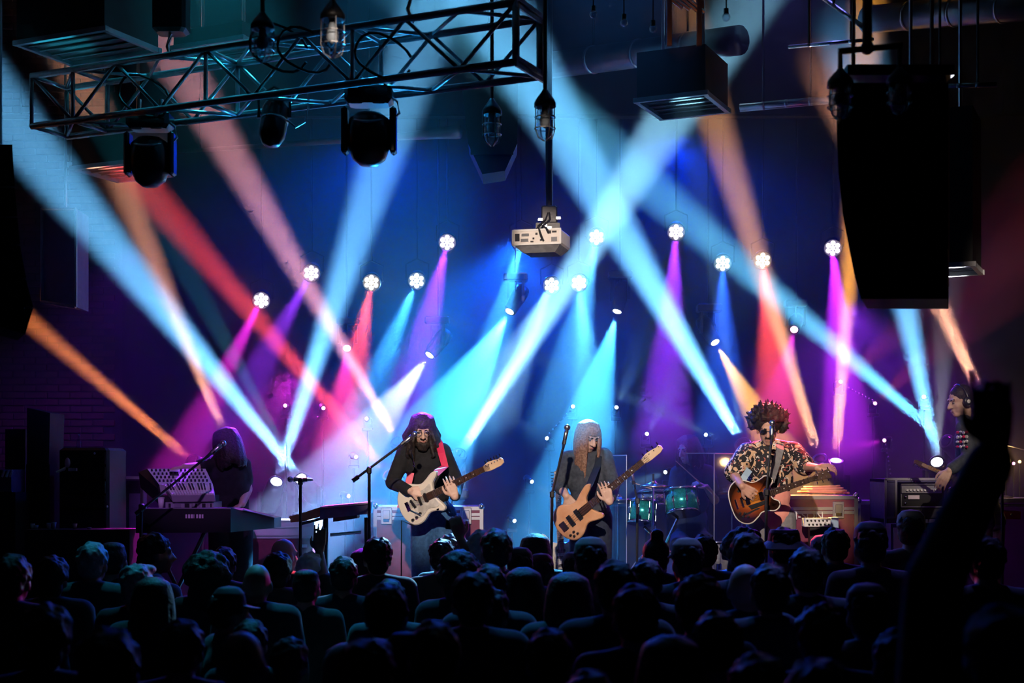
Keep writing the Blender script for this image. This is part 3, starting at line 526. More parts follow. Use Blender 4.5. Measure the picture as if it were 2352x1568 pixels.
c = P(370, 1167, Yk); MB().lathe([(.018, 0), (.024, .075), (.022, .075), (.017, .004)], c, ZZ, 14).build('cup_body', M['white'], t, True); MB().lathe([(.026, 0), (.026, .008), (0, .010)], c+ZZ*.073, ZZ, 14).build('lid', M['white'], t)
t = thing('stage_piano', 'long dark stage keyboard seen from behind, with pale lettering', 'keyboard', P(450, 1220, 10.3))
quad([(312, 1180), (335, 1169), (530, 1166), (530, 1222), (312, 1224)], 10.3, .28).build('body', M['plastic'], t)
f = [P(530, 1166, 10.3), P(630, 1189, 10.9), P(630, 1212, 10.9), P(530, 1222, 10.3)]; MB().loft([f, [p+V3((.02, .2, 0)) for p in f]]).build('end_block', M['plastic'], t)
MB().cyl(P(560, 1171, 10.46), P(630, 1188, 10.89), .006, None, 6).build('trim', M['edge'], t); pbox(335, 1166, 530, 1169, 10.29, .02).build('trim', M['steel'], t)
for k, wd in enumerate((5, 6, 6, 2, 5, 6, 5)): pbox(426+k*6.2, 1181, 426+k*6.2+wd*.75, 1190, 10.296, .005).build('letter_mark', M['paint'], t)
for (x0, x1) in ((345, 470), (470, 345)): MB().cyl(P(x0, 1222, 10.42), V3((P(x1, 1222, 10.42).x, 10.42+.05*(x0 > x1), .81)), .016, None, 8).build('stand_leg', M['black'], t)
for x in (330, 500): MB().cyl(V3((P(x, 1222, 10.42).x, 10.2, .815)), V3((P(x, 1222, 10.42).x, 10.7, .815)), .016, None, 8).build('stand_foot', M['black'], t)
def mic_stand(label, base_px, Y, joint, tip, mic_r=.024, boom_back=None, mic_dir=None):
    t = thing('microphone_stand', label, 'microphone stand', (P(base_px, 1075, Y).x, Y, .8)); bx_ = t.location
    j = P(*joint, Y); e = P(tip[0], tip[1], Y+(tip[2] if len(tip) > 2 else 0))
    MB().cyl((bx_.x, Y, .82), j, .011, None, 8).build('pole', M['black'], t); MB().lathe([(.14, 0), (.135, .018), (.03, .026), (.014, .04)], (bx_.x, Y, .8), ZZ, 18).build('base', M['black'], t)
    MB().rbox(j, (.035, .04, .055), .008).build('clutch', M['black'], t)
    s = P(*boom_back, Y) if boom_back else j; MB().cyl(s, e, .009, None, 8).build('boom', M['black'], t)
    if boom_back: MB().cyl(s, s.lerp(e, .12), .016, None, 8).build('counterweight', M['black'], t)
    d = V3(mic_dir) if mic_dir else (e-s).normalized()
    mc = MB().lathe([(.010, -.14), (.016, -.03), (.018, 0)], e+d*.10, d, 10).build('microphone', M['steel'], t, True); MB().ball(e+d*.125, mic_r, None, 12, 8).build('grille_ball', M['steel'], mc, True)
    MB().cyl(e, e+d*.03, .015, None, 8).build('clip', M['black'], t)
    return t
mic_stand('vocal microphone lying level on a straight stand between the keyboards', 690, 10.4, (690, 1106), (706, 1101), .022, None, (-1, 0, .02))
mic_stand('boom microphone stand in front of the bearded guitarist', 848, 10.3, (848, 1080), (922, 1021), .02, (810, 1104), (.75, .2, .62))
mic_stand('slanted microphone stand beside the bass player', 1264, 10.5, (1268, 1135), (1295, 1020), .024, None, (.2, .1, 1))
mic_stand('microphone stand before the curly haired guitarist', 1758, 10.35, (1760, 1130), (1772, 1010), .022, None, (.1, .3, 1))
mic_stand('keyboard player\'s boom microphone crossing the synthesizer', 318, 9.97, (325, 1165), (486, 1040), .022, (312, 1180), (.6, .25, .55))
t = thing('riser_case', 'pale pink lit low case behind the vocal microphone', 'case', (P(640, 1075, 11.6).x, 11.8, .8))
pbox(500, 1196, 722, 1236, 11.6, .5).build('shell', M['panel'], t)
for y in (1196, 1211, 1230): pbox(500, y-1.5, 722, y+1.5, 11.585, .02).build('edge_rail', M['edge'], t)
a = P(500, 1236, 11.6); pbox(505, 1236, 718, 1441, 11.62, .46).build('base_box', M['case'], t)
for (x, y) in ((690, 1250), (640, 1262), (560, 1258)): pbox(x, y, x+16, y+7, 11.6, .01).build('label_plate', M['panel'], t)
t = thing('electric_organ', 'dark blue keyboard on legs with a wooden arm, beside the boom stand', 'keyboard', (P(790, 1075, 11.0).x, 11.2, .8))
quad([(735, 1166), (846, 1156), (846, 1180), (735, 1192)], 10.95, .35).build('body', M['caseb'], t); quad([(735, 1163), (846, 1153), (846, 1157), (735, 1167)], 10.93, .4).build('lid', M['edge'], t)
quad([(664, 1186), (700, 1176), (736, 1164), (736, 1186), (700, 1196), (668, 1200)], 10.98, .12).build('wooden_arm', M['wood'], t); quad([(690, 1200), (740, 1187), (742, 1193), (692, 1206)], 10.97, .1).build('rail', M['black'], t)
for x in (748, 842): MB().cyl(P(x, 1188, 11.1), V3((P(x, 1188, 11.1).x, 11.1, .8)), .02, None, 8).build('leg', M['black'], t)
quad([(765, 1185), (820, 1180), (820, 1190), (765, 1198)], 11.0, .2).build('tray', M['black'], t)
c = P(800, 1222, 11.05); MB().cyl(c-V3((.14, 0, .02)), c+V3((.1, 0, 0)), .012, None, 8).build('cross_bar', M['steel'], t)
flight_case('magenta lit flight case behind the bearded guitarist', 862, 1163, 1106, 11.9, .55, 'case', (888, 1070), split=.08)
t2 = flight_case('red flight case with stencilled letters behind the curly haired guitarist', 1778, 1138, 1966, 11.75, .55, 'case', (1925,), split=.11)
text('AYI-SON', P(1843, 1185, 11.73), .09, M['white'], t2)
flight_case('small violet flight case beside the red one', 1972, 1150, 2032, 12.1, .5, 'caseb', (), split=.2)
t = thing('mixer_box', 'white control box with black knobs leaning on the red flight case', 'mixer', P(1886, 1208, 11.5))
pbox(1848, 1190, 1908, 1209, 11.5, .12).build('panel', M['white'], t)
for r in range(2):
    for k in range(6): c = P(1854+k*9+r*4, 1195+r*9, 11.5); MB().lathe([(.008, 0), (.007, .012), (0, .012)], c, V3((0, -1, 0)), 8).build('knob', M['plastic'], t)
pbox(1909, 1188, 1926, 1212, 11.48, .1).build('battery_box', M['paleblue'], t); a = P(1887, 1209, 11.55); MB().box((a.x, 11.56, (a.z+.8)/2), (.2, .08, a.z-.8)).build('stand', M['black'], t)
# --- coiled cable on the red case
c = P(1890, 1134, 11.95); tag(MB().tube([c+V3((.22*math.cos(k*.5)*(1-.01*k), .12*math.sin(k*.5), .008+.0016*k)) for k in range(38)], .010, 6).build('coiled_cable', M['salmon']), 'salmon pink coil of cable lying on the red flight case', 'cable')
# --- amplifier rack
Ya = 11.6; a = P(2033, 1098, Ya); t = thing('amplifier_rack', 'open aluminium edged rack holding an amplifier head', 'rack', (a.x+.3, Ya+.2, .8))
a, b = P(2033, 1100, Ya), P(2175, 1100, Ya); zb = P(2033, 1196, Ya).z
MB().box(((a.x+b.x)/2, Ya+.25, a.z-.012), (b.x-a.x, .5, .024)).build('top', M['caseb'], t); MB().box(((a.x+b.x)/2, Ya+.25, zb), (b.x-a.x, .5, .03)).build('shelf', M['caseb'], t)
MB().box((a.x+.012, Ya+.25, (a.z+.8)/2), (.024, .5, a.z-.8)).build('side', M['caseb'], t); MB().box((b.x-.012, Ya+.25, (a.z+.8)/2), (.024, .5, a.z-.8)).build('side', M['caseb'], t); MB().box(((a.x+b.x)/2, Ya+.49, (a.z+.8)/2), (b.x-a.x, .02, a.z-.8)).build('back', M['caseb'], t)
pbox(2033, 1097, 2175, 1103, Ya-.01, .02).build('edge_rail', M['edge'], t); pbox(2032, 1100, 2037, 1230, Ya-.01, .02).build('edge_rail', M['edge'], t); pbox(2056, 1103, 2061, 1190, Ya-.01, .02).build('edge_rail', M['edge'], t); pbox(2037, 1186, 2056, 1191, Ya-.01, .02).build('edge_rail', M['edge'], t)
pbox(2037, 1104, 2056, 1186, Ya+.01, .03).build('door_panel', M['caseb'], t)
t = thing('guitar_amplifier', 'amplifier head with a row of pale knobs inside the rack', 'amplifier', P(2115, 1193, Ya+.02))
pbox(2068, 1112, 2165, 1189, Ya+.03, .3).build('cabinet', M['plastic'], t); pbox(2071, 1115, 2163, 1132, Ya+.005, .02).build('control_panel', M['steel'], t)
for k in range(10): c = P(2083+k*8.2, 1125, Ya); MB().lathe([(.010, 0), (.009, .016), (0, .016)], c, V3((0, -1, 0)), 8).build('knob', M['white'], t)
pbox(2086, 1137, 2112, 1146, Ya+.01, .012).build('name_plate', M['paint'], t)
for (p, q) in (((2070, 1134), (2070, 1164)), ((2070, 1164), (2170, 1164)), ((2070, 1112), (2170, 1112))): MB().cyl(P(*p, Ya+.012), P(*q, Ya+.012), .006, None, 6).build('piping', M['edge'], t)
for y in (1140, 1155): MB().ball(P(2080, y, Ya+.01), .010).build('jack', M['chrome'], t)
t = thing('speaker_cabinet', 'violet lit speaker cabinet standing in the rack foot', 'speaker', (P(2066, 1075, 11.4).x, 11.5, .8))
a = P(2046, 1203, 11.4); b = P(2086, 1203, 11.4); MB().box(((a.x+b.x)/2, 11.48, (a.z+.8)/2), (b.x-a.x, .16, a.z-.8)).build('cabinet', M['caseb'], t); MB().box(((a.x+b.x)/2, 11.395, (a.z+.8)/2), (b.x-a.x-.04, .02, a.z-.86)).build('grille', M['panel'], t)
# --- drum kit
def drum(name, label, c, axis, r, h, shell, group='drums of the kit', heads=True, lugs=8, foot=False):
    t = thing(name, label, 'drum', (c[0], c[1], .8), group); c = V3(c); ax = V3(axis).normalized(); B = basis(ax)
    MB().lathe([(r*.97, 0), (r*.97, h)], c, ax, 28).build('shell', M[shell], t, True)
    for q in (0, h): MB().lathe([(r*.98, q-.012), (r*1.05, q-.012), (r*1.05, q+.012), (r*.98, q+.012)], c, ax, 28).build('hoop', M['chrome'], t, True)
    if heads:
        MB().lathe([(0, h+.004), (r*.97, h+.004), (r*.97, h-.002)], c, ax, 28).build('batter_head', M['drumhead'], t); MB().lathe([(0, -.004), (r*.97, -.004), (r*.97, .002)], c, ax, 28).build('resonant_head', M['drumhead'], t)
    for k in range(lugs):
        an = 2*math.pi*k/lugs; o = c+B @ V3((r*1.0*math.cos(an), r*math.sin(an), h/2))
        MB().rbox(o, (.022, .022, .055), .005, B @ Matrix.Rotation(an, 3, 'Z')).build('lug', M['chrome'], t); MB().cyl(o-ax*h*.5, o+ax*h*.5, .004, None, 5).build('tension_rod', M['chrome'], t)
    return t
t = drum('rack_tom', 'teal sparkle rack tom with a pale lower head, facing out', P(1568, 1178, 12.0), (-.05, .28, 1), .145, .19, 'tealdrum')
MB().cyl(P(1556, 1190, 12.1), P(1530, 1245, 12.25), .014, None, 8).build('mount_arm', M['chrome'], t)
t = drum('rack_tom', 'darker teal tom beside the hi-hat, half hidden by stands', P(1474, 1200, 12.1), (.08, .2, 1), .12, .18, 'tealdrum')
MB().cyl(P(1480, 1210, 12.15), P(1520, 1245, 12.25), .014, None, 8).build('mount_arm', M['chrome'], t)
t = drum('snare_drum', 'chrome snare drum behind the two teal toms', P(1500, 1160, 12.66), (0, .1, 1), .15, .12, 'chrome'); 
for a in range(3): MB().cyl(P(1500, 1165, 12.66), V3((P(1500, 1165, 12.66).x+.1*math.cos(a*2.1), 12.66+.1*math.sin(a*2.1), .8)), .010, None, 6).build('stand_leg', M['chrome'], t)
kz = .8+.30; t = drum('bass_drum', 'teal bass drum lying on its side behind the crowd', (P(1530, 1075, 12.1).x, 12.08, kz), (0, 1, 0), .28, .40, 'tealdrum')
for q in (-1, 1): MB().cyl((P(1530, 1075, 12.1).x+q*.24, 12.12, kz-.1), (P(1530, 1075, 12.1).x+q*.36, 12.0, .8), .010, None, 6).build('spur', M['chrome'], t)
fx = P(1650, 1075, 12.0).x; t = drum('floor_tom', 'rosy lit floor tom behind the clear shield', (fx, 12.1, .8+.28), (0, 0, 1), .20, .40, 'pearl')
for a in range(3): MB().cyl((fx+.21*math.cos(a*2.1+.4), 12.1+.21*math.sin(a*2.1+.4), 1.3), (fx+.22*math.cos(a*2.1+.4), 12.1+.22*math.sin(a*2.1+.4), .8), .010, None, 6).build('leg', M['chrome'], t)
def cymbal(label, x, y, Y, r, tilt, name='cymbal', two=False):
    c = P(x, y, Y); t = thing(name, label, 'cymbal', (c.x, c.y, .8), 'cymbals of the kit'); ax = V3(tilt).normalized()
    for k in range(2 if two else 1):
        MB().lathe([(r, -.012), (r*.6, -.002), (r*.2, .008), (r*.17, .022), (.02, .03), (.008, .032), (.008, .026), (r*.6, -.006), (r, -.015)], c+ax*.03*k, ax, 28).build('plate', M['cymbal'], t, True)
    MB().cyl(c+ax*.01, c+ax*.09, .010, None, 8).build('felt_and_nut', M['black'], t); MB().cyl(c, (c.x, c.y+.04, 1.2), .010, None, 8).build('stand', M['chrome'], t)
    for a in range(3): MB().cyl((c.x, c.y+.04, 1.25), (c.x+.12*math.cos(a*2.1), c.y+.04+.12*math.sin(a*2.1), .81), .009, None, 6).build('leg', M['chrome'], t)
cymbal('bronze crash cymbal over the teal toms', 1500, 1112, 11.86, .135, (.02, -.06, 1)); cymbal('hi-hat cymbals at the edge of the clear shield', 1420, 1150, 12.2, .12, (0, -.1, 1), 'hi_hat', True); cymbal('ride cymbal behind the clear shield by the patterned shirt', 1682, 1118, 12.8, .15, (-.15, -.2, 1))
t = mic_stand('drum microphone on a red clip beside the crash cymbal', 1462, 11.6, (1464, 1150), (1456, 1112), .014); 
# clear drum shield, one panel per pane
t = thing('drum_shield', 'clear acrylic drum shield of upright panels', 'drum shield', (P(1560, 1075, 11.85).x, 11.8, .8))
for (x0, x1, y0, Y0, Y1) in ((1402, 1439, 1046, 11.95, 11.75), (1575, 1640, 1041, 11.8, 11.8), (1641, 1704, 1041, 11.8, 12.0)):
    a, b = P(x0, y0, Y0), P(x1, y0, Y1); zt = a.z; pts = [a, b, V3((b.x, b.y, .8)), V3((a.x, a.y, .8))]
    for p in pts[:2]: p.z = zt
    MB().loft([pts, [p+V3((0, .012, 0)) for p in pts]]).build('panel', M['acrylic'], t)
    MB().cyl(V3((a.x, a.y-.005, zt)), V3((b.x, b.y-.005, zt)), .006, None, 6).build('edge_strip', M['edge'], t); MB().cyl(V3((b.x, b.y-.005, zt)), V3((b.x, b.y-.005, .82)), .004, None, 6).build('edge_strip', M['edge'], t)
# --- gear in the dark corner by the brick wall
t = thing('stage_monitor', 'black upright speaker silhouetted against the brick wall', 'speaker', (P(88, 1075, 11).x, 11.1, .8))
quad([(62, 936), (115, 948), (112, 1066), (62, 1066)], 11.0, .35).build('cabinet', M['boxdk'], t); quad([(66, 950), (110, 958), (108, 1060), (66, 1060)], 10.99, .02).build('grille', M['black'], t)
pbox(60, 1066, 114, 1500, 11.0, .35).build('stand_box', M['boxdk'], t); pbox(12, 985, 58, 1066, 11.3, .3).build('side_box', M['boxdk'], t); pbox(12, 1066, 58, 1500, 11.3, .3).build('side_stand', M['boxdk'], t)
t = thing('equipment_rack', 'tall dark equipment rack at the edge of the stage', 'rack', (P(195, 1075, 10.8).x, 11.0, .8))
a = P(135, 1028, 10.8); b = P(250, 1028, 10.8); MB().rbox(((a.x+b.x)/2, 11.05, (a.z+.8)/2), (b.x-a.x, .5, a.z-.8), .02).build('cabinet', M['boxdk'], t)
for k in range(5): MB().box(((a.x+b.x)/2, 10.79, a.z-.08-k*.11), (b.x-a.x-.05, .02, .09)).build('rack_panel', M['plastic'], t)
for (x, y) in ((217, 1041), (246, 1163), (275, 1060)): MB().ball(P(x, y, 10.77), .009).build('knob', M['steel'], t) if x < 250 else None
t = thing('stage_desk', 'dark side table with a pale edge beside the keyboard rig', 'table', (P(300, 1075, 11.3).x, 11.5, .8))
pbox(258, 1094, 330, 1100, 11.3, .5).build('top', M['edge'], t)
for x in (264, 322): pbox(x, 1100, x+6, 1470, 11.35, .03).build('leg', M['black'], t)
pbox(270, 1104, 330, 1300, 11.6, .1).build('modesty_panel', M['caseb'], t)
t = thing('bottle', 'thin pale bottle standing on the tall rack', 'bottle', P(181, 1028, 10.95)); c = P(181, 1027.5, 10.95); c.z = P(135, 1028, 10.8).z
MB().lathe([(.016, 0), (.018, .01), (.018, .05), (.008, .075), (.008, .10), (0, .10)], c, ZZ, 12).build('glass', M['jar'], t, True); MB().cyl(c+ZZ*.10, c+ZZ*.108, .009, None, 10).build('cap', M['white'], t)
t = thing('desk_lamp', 'small purple lit clip lamp with pale arms at the tall rack', 'lamp', P(155, 1085, 10.7)); c = P(155, 1078, 10.72)
MB().ball(c+V3((0, 0, .05)), (.022, .015, .04), None, 12, 8).build('shade', M['panel'], t, True); MB().cyl(c+V3((-.085, 0, -.02)), c+V3((-.01, 0, .01)), .008, .014, 8).build('arm', M['white'], t); MB().box(c+V3((.04, 0, 0)), (.06, .03, .022)).build('clip', M['panel'], t); MB().box(c+V3((0, .05, 0)), (.03, .12, .03)).build('bracket', M['black'], t)
t = thing('monitor_wedge', 'lit up gear box at the very edge of the frame', 'gear box', P(5, 1130, 10.6)); pbox(-30, 1078, 26, 1130, 10.6, .3).build('body', M['caseb'], t)
for y in (1078, 1127): pbox(-30, y, 27, y+3, 10.59, .02).build('edge_rail', M['edge'], t)
for k, x in enumerate((4, 14, 22)): MB().cyl(P(x, 1095, 10.58), P(x+6, 1080, 10.58), .010, None, 6).build('handle_bar', M['white'], t)
a = P(0, 1130, 10.7); MB().box((a.x, 10.75, (a.z+.8)/2), (.3, .3, a.z-.8)).build('stand', M['boxdk'], t)
t = thing('bar_counter', 'low dark counter with small cups in front of the tall rack', 'counter', (P(120, 1075, 10.3).x, 10.4, .8))
a = P(60, 1216, 10.3); b = P(300, 1216, 10.3); MB().box(((a.x+b.x)/2, 10.42, (a.z+.8)/2), (b.x-a.x, .3, a.z-.8)).build('body', M['boxdk'], t)
for k, (x, h) in enumerate(((75, .04), (83, .03), (112, .045), (124, .05), (172, .04), (205, .012))):
    c = P(x, 1216, 10.4); c.z = a.z; tt = tag(MB().lathe([(.012, 0), (.018, h), (.016, h), (.010, .004)], c, ZZ, 12).build('cup', M['white'], None, True), ['first small cup on the dark counter, by the frame edge', 'second small cup on the dark counter', 'pale purple cup in the middle of the counter', 'thin pale cup right of the middle one', 'small cup near the counter end', 'flat dish at the counter end'][k], 'cup', 'cups on the counter')
# --- far right: side table with lamp
t = thing('side_table', 'equipment table with a pale edge at the far right', 'table', (P(2320, 1075, 11.5).x, 11.7, .8)); pbox(2280, 1144, 2400, 1154, 11.5, .5).build('top', M['edge'], t); pbox(2278, 1160, 2400, 1163, 11.5, .4).build('rail', M['edge'], t)
for x in (2284, 2380): pbox(x, 1154, x+8, 1466, 11.55, .03).build('leg', M['black'], t)
pbox(2276, 1174, 2345, 1192, 11.52, .3).build('drawer_box', M['red'], t)
for (x, y) in ((2281, 1178), (2290, 1182), (2323, 1181)): MB().ball(P(x, y, 11.5), .012).build('drawer_knob', M['chrome'], t)
t = thing('table_lamp', 'small glowing amber lamp at the far right', 'lamp', P(2309, 1144, 11.7)); c = P(2310, 1058, 11.7); zt = P(2310, 1144, 11.5).z
MB().ball(c, .04, None, 14, 10).build('globe', G['amber'], t, True); MB().cyl((c.x, c.y, zt), c-ZZ*.03, .008, None, 8).build('stem', M['black'], t); MB().lathe([(.06, 0), (.055, .012), (.01, .02)], (c.x, c.y, zt), ZZ, 14).build('base', M['black'], t); MB().cyl(c+V3((.0, 0, .13)), c+V3((.16, 0, .09)), .006, None, 6).build('arm', M['steel'], t); MB().cyl(c+V3((0, 0, .03)), c+V3((0, 0, .13)), .006, None, 6).build('arm', M['steel'], t)
lo = bpy.data.lights.new('amber_bulb_lamp', 'POINT'); lo.energy = 4; lo.color = (1, .55, .2); lo.shadow_soft_size = .04; lob = bpy.data.objects.new('amber_bulb_lamp', lo); col.objects.link(lob); lob.location = c-V3((0, .07, 0))
for k, x in enumerate((2328, 2342)):
    c = P(x, 1060 if k else 1064, 11.9); tt = thing('indicator_lamp', ['tiny pink lamp beside the amber one', 'tiny warm lamp at the frame edge'][k], 'lamp', (c.x, c.y, zt)); MB().ball(c, .014, None, 10, 6).build('bulb', G['pink' if k == 0 else 'amber'], tt, True); MB().cyl((c.x, c.y, zt), c, .006, None, 6).build('stem', M['black'], tt)
mic_stand('dark microphone stand before the far right table', 2302, 10.75, (2302, 1120), (2306, 1070), .02)
# beaded cables that carry the small lamps
for k, (p0, p1, n) in enumerate([((1258, 1000), (1314, 938), 7), ((1946, 890), (2008, 922), 8), ((2034, 1016), (2046, 1092), 8)]):
    c0, c1 = P(*p0, 13.5), P(*p1, 13.5); t = thing('light_string_mount', ['beaded light cable slanting beside the bass player', 'beaded light cable between two pink lamps', 'beaded light cable hanging down to the amplifier rack'][k], 'light string', c0)
    MB().cyl(c0, c1, .005, None, 6).build('cable', M['black'], t)
    for q in range(n): MB().ball(c0.lerp(c1, (q+.5)/n), .012, None, 8, 6).build('bead', M['chrome'], t, True)
# ------------------------------------------------------------------ people
def hbasis(f, up=(0, 0, 1)):
    f = V3(f).normalized(); r = f.cross(V3(up)).normalized(); u = r.cross(f); return Matrix((r, f, u)).transposed()
def head_parts(mb, hc, B, k=1.0):
    q = lambda *a: hc+B @ (V3(a)*k)
    for (c, r) in (((0, -.012, .025), (.074, .094, .092)), ((0, .022, -.035), (.062, .068, .078)), ((0, .052, -.093), (.034, .034, .028)), ((.03, .05, -.03), (.03, .03, .03)), ((-.03, .05, -.03), (.03, .03, .03)), ((.078, -.005, -.015), (.010, .02, .032)), ((-.078, -.005, -.015), (.010, .02, .032)), ((.018, .098, -.034), (.008, .010, .008)), ((-.018, .098, -.034), (.008, .010, .008))):
        mb.ball(q(*c), tuple(x*k for x in r), B, 16, 10)
    mb.cap(q(0, .086, .008), .009*k, q(0, .112, -.032), .014*k); mb.cap(q(-.036, .076, .022), .013*k, q(.036, .076, .022), .013*k)
    mb.cap(q(-.017, .086, -.062), .008*k, q(.017, .086, -.062), .008*k); mb.cap(q(-.013, .085, -.074), .009*k, q(.013, .085, -.074), .009*k)
def hand_parts(mb, wr, d, pn, side, curl=.5, k=1.0, point=False):
    d = V3(d).normalized(); pn = V3(pn); pn = (pn-d*pn.dot(d)).normalized(); t = d.cross(pn)*side
    for i, (off, ln) in enumerate(((.035, .95), (.012, 1.05), (-.012, .98), (-.035, .80))):
        kn = wr+d*.088*k+t*off*k; mb.cap(wr+d*.01+t*off*.5*k, .015*k, kn, .0118*k, 8)
        a = kn; ang = 0.0; cu = 0.1 if (point and i == 0) else curl
        for (sl, rr) in ((.044, .0092), (.027, .0084), (.022, .0072)):
            ang += cu; dd = (d*math.cos(ang)+pn*math.sin(ang)+t*off*1.2).normalized(); b = a+dd*sl*ln*k; mb.cap(a, rr*k, b, (rr-.001)*k, 8); a = b
    a = wr+d*.025*k+t*.022*k; b = a+(t*.8+d*.55+pn*.25).normalized()*.042*k; c = b+(d*.85+t*.25+pn*.35).normalized()*.034*k; e = c+(d*.9+pn*.4-t*.1).normalized()*.024*k
    mb.cap(a, .016*k, b, .0125*k, 8); mb.cap(b, .0125*k, c, .0105*k, 8); mb.cap(c, .0105*k, e, .008*k, 8)
def torso_axes(J):
    sm = (J['sL']+J['sR'])/2; hm = (J['hL']+J['hR'])/2; z = (sm-hm).normalized(); x = (J['sR']-J['sL']); x = (x-z*x.dot(z)).normalized(); y = z.cross(x)
    return sm, hm, Matrix((x, y, z)).transposed()
def body_parts(mb, J, what, g=0.0, sleeve=2.0, low=1.0, leg=2.0, k=1.0):
    sm, hm, B = torso_axes(J)
    if 'torso' in what:
        mb.cap(J['sL'], (.056+g)*k, J['sR'], (.056+g)*k)
        for (t, r) in ((.22, (.148, .100, .12)), (.42, (.150, .104, .13)), (.68, (.136, .102, .13)), (.95, (.150, .110, .115))):
            if t <= low: mb.ball(sm.lerp(hm, t), tuple((x+g)*k for x in r), B, 18, 10)
        for s in ('sL', 'sR'): mb.cap(J['nb'], (.048+g*.6)*k, J[s], (.046+g)*k)
    if 'neck' in what: mb.cap(J['nb'], .056*k, J['hc']-(J['hB'] @ V3((0, .02, .085)))*k, .054*k)
    if 'arms' in what:
        for s in 'LR':
            a, b, c = J['s'+s], J['e'+s], J['w'+s]; sl = sleeve[s] if isinstance(sleeve, dict) else sleeve
            if sl <= 1: mb.cap(a, (.054+g)*k, a.lerp(b, sl), (.044+g*1.3)*k)
            else: mb.cap(a, (.054+g)*k, b, (.042+g)*k); mb.cap(b, (.042+g)*k, b.lerp(c, sl-1), (.042-.014*(sl-1)+g)*k)
    if 'hands' in what:
        for s in 'LR':
            if 'h'+s+'d' in J: d, pn, cu = J['h'+s+'d']; hand_parts(mb, J['w'+s], d, pn, -1 if s == 'L' else 1, cu, k)
    if 'legs' in what:
        for s in 'LR':
            a, b, c = J['h'+s], J['k'+s], J['a'+s]
            if leg <= 1: mb.cap(a, (.088+g)*k, a.lerp(b, leg), (.062+g*1.2)*k)
            else: mb.cap(a, (.088+g)*k, b, (.060+g)*k); mb.cap(b, (.058+g)*k, b.lerp(c, leg-1), (.056-.018*(leg-1)+g)*k)
    if 'feet' in what:
        for s in 'LR':
            f = J.get('ff', V3((0, -1, 0))); mb.cap(J['a'+s]+V3((0, 0, -.03)), .04*k, J['a'+s]+f*.15+V3((0, 0, -.05)), .03*k)
def strand_hair(hc, B, length, jit, n=30, open_=52, k=1.0, vox=.011, wave=.012, out=.0, top=.0, rad=1.0, fringe=None):
    mb = MB()
    if fringe: mb.ball(hc+fringe @ V3((0, -.004, .052)), (.083, .098, .072), fringe, 18, 12)
    q = lambda *a: hc+B @ (V3(a)*k)
    mb.ball(q(0, -.022, .035+top), (.086*k, .100*k, .094*k), B, 18, 12)
    for i in range(n):
        ph = math.radians(open_+(360-2*open_)*i/(n-1)+90); L = length*(1+random.uniform(-jit, jit))
        pts = [(.02, .112), (.072, .085), (.093, .02), (.100+out*.5, -.06), (.102+out, -.12-(L-.12)*.5), (.092+out, -L)]; prev = None
        for j, (r, z) in enumerate(pts):
            w_ = wave*math.sin(i*2.3+j*1.9) if j > 2 else 0
            p = q((r+w_)*math.cos(ph), (r*1.06+w_)*math.sin(ph)-.012, z+top)
            rr = (.024, .025, .022, .021, .019, .012)[j]*k*rad
            if prev is not None: mb.cap(prev[0], prev[1], p, rr, 8)
            prev = (p, rr)
    return fuse(mb, 'hair', vox, 2)
def person(label, J, cloth, skin='skin', vox=.006, group=None, base=None):
    b = base or V3(((J['aL'].x+J['aR'].x)/2, (J['aL'].y+J['aR'].y)/2, .8)); t = thing('person', label, 'person', b, group)
    mb = MB(); head_parts(mb, J['hc'], J['hB'], 1.0); body_parts(mb, J, ('torso', 'neck', 'arms', 'hands', 'legs', 'feet'))
    link('body', fuse(mb, 'body', vox, 2), M[skin], t, True)
    for (nm, m, what, kw, vx) in cloth:
        mb = MB(); body_parts(mb, J, what, **kw); link(nm, fuse(mb, nm, vx, 3), m, t, True)
    mb = MB(); hc, B = J['hc'], J['hB']
    for s in (-1, 1): MB().ball(hc+B @ V3((s*.031, .079, .0)), (.011, .007, .006), B, 10, 6).build('eye', M['eyew'], t, True); MB().ball(hc+B @ V3((s*.031, .084, .0)), (.006, .004, .006), B, 8, 6).build('iris', M['plastic'], t, True)
    for s in (-1, 1): MB().cap(hc+B @ V3((s*.016, .090, .022)), .005, hc+B @ V3((s*.046, .078, .024)), .005, 6).build('eyebrow', M['hairdk'], t, True)
    MB().cap(hc+B @ V3((-.018, .093, -.068)), .004, hc+B @ V3((.018, .093, -.068)), .004, 6).build('mouth', M['lip'], t, True)
    return t
def shoes(t, J):
    f = J.get('ff', V3((0, -1, 0)))
    for s in 'LR': link('shoe', fuse(MB().cap(J['a'+s]+V3((0, 0, -.04)), .046, J['a'+s]+f*.16+V3((0, 0, -.055)), .038).cap(J['a'+s]+V3((0, 0, 0)), .046, J['a'+s]+V3((0, 0, -.05)), .048), 'shoe', .012, 2), M['plastic'], t, True)
def legs_std(J, xl, xr, yh, Y, sp=0.0):
    J['hL'], J['hR'] = P(xl, yh, Y), P(xr, yh, Y)
    J['kL'], J['kR'] = P(xl-6-sp, yh+140, Y-.06), P(xr+6+sp, yh+140, Y-.02)
    for s, x in (('L', xl-8-sp*1.6), ('R', xr+8+sp*1.6)): J['a'+s] = V3((P(x, 1075, Y).x, Y+.02, .89))
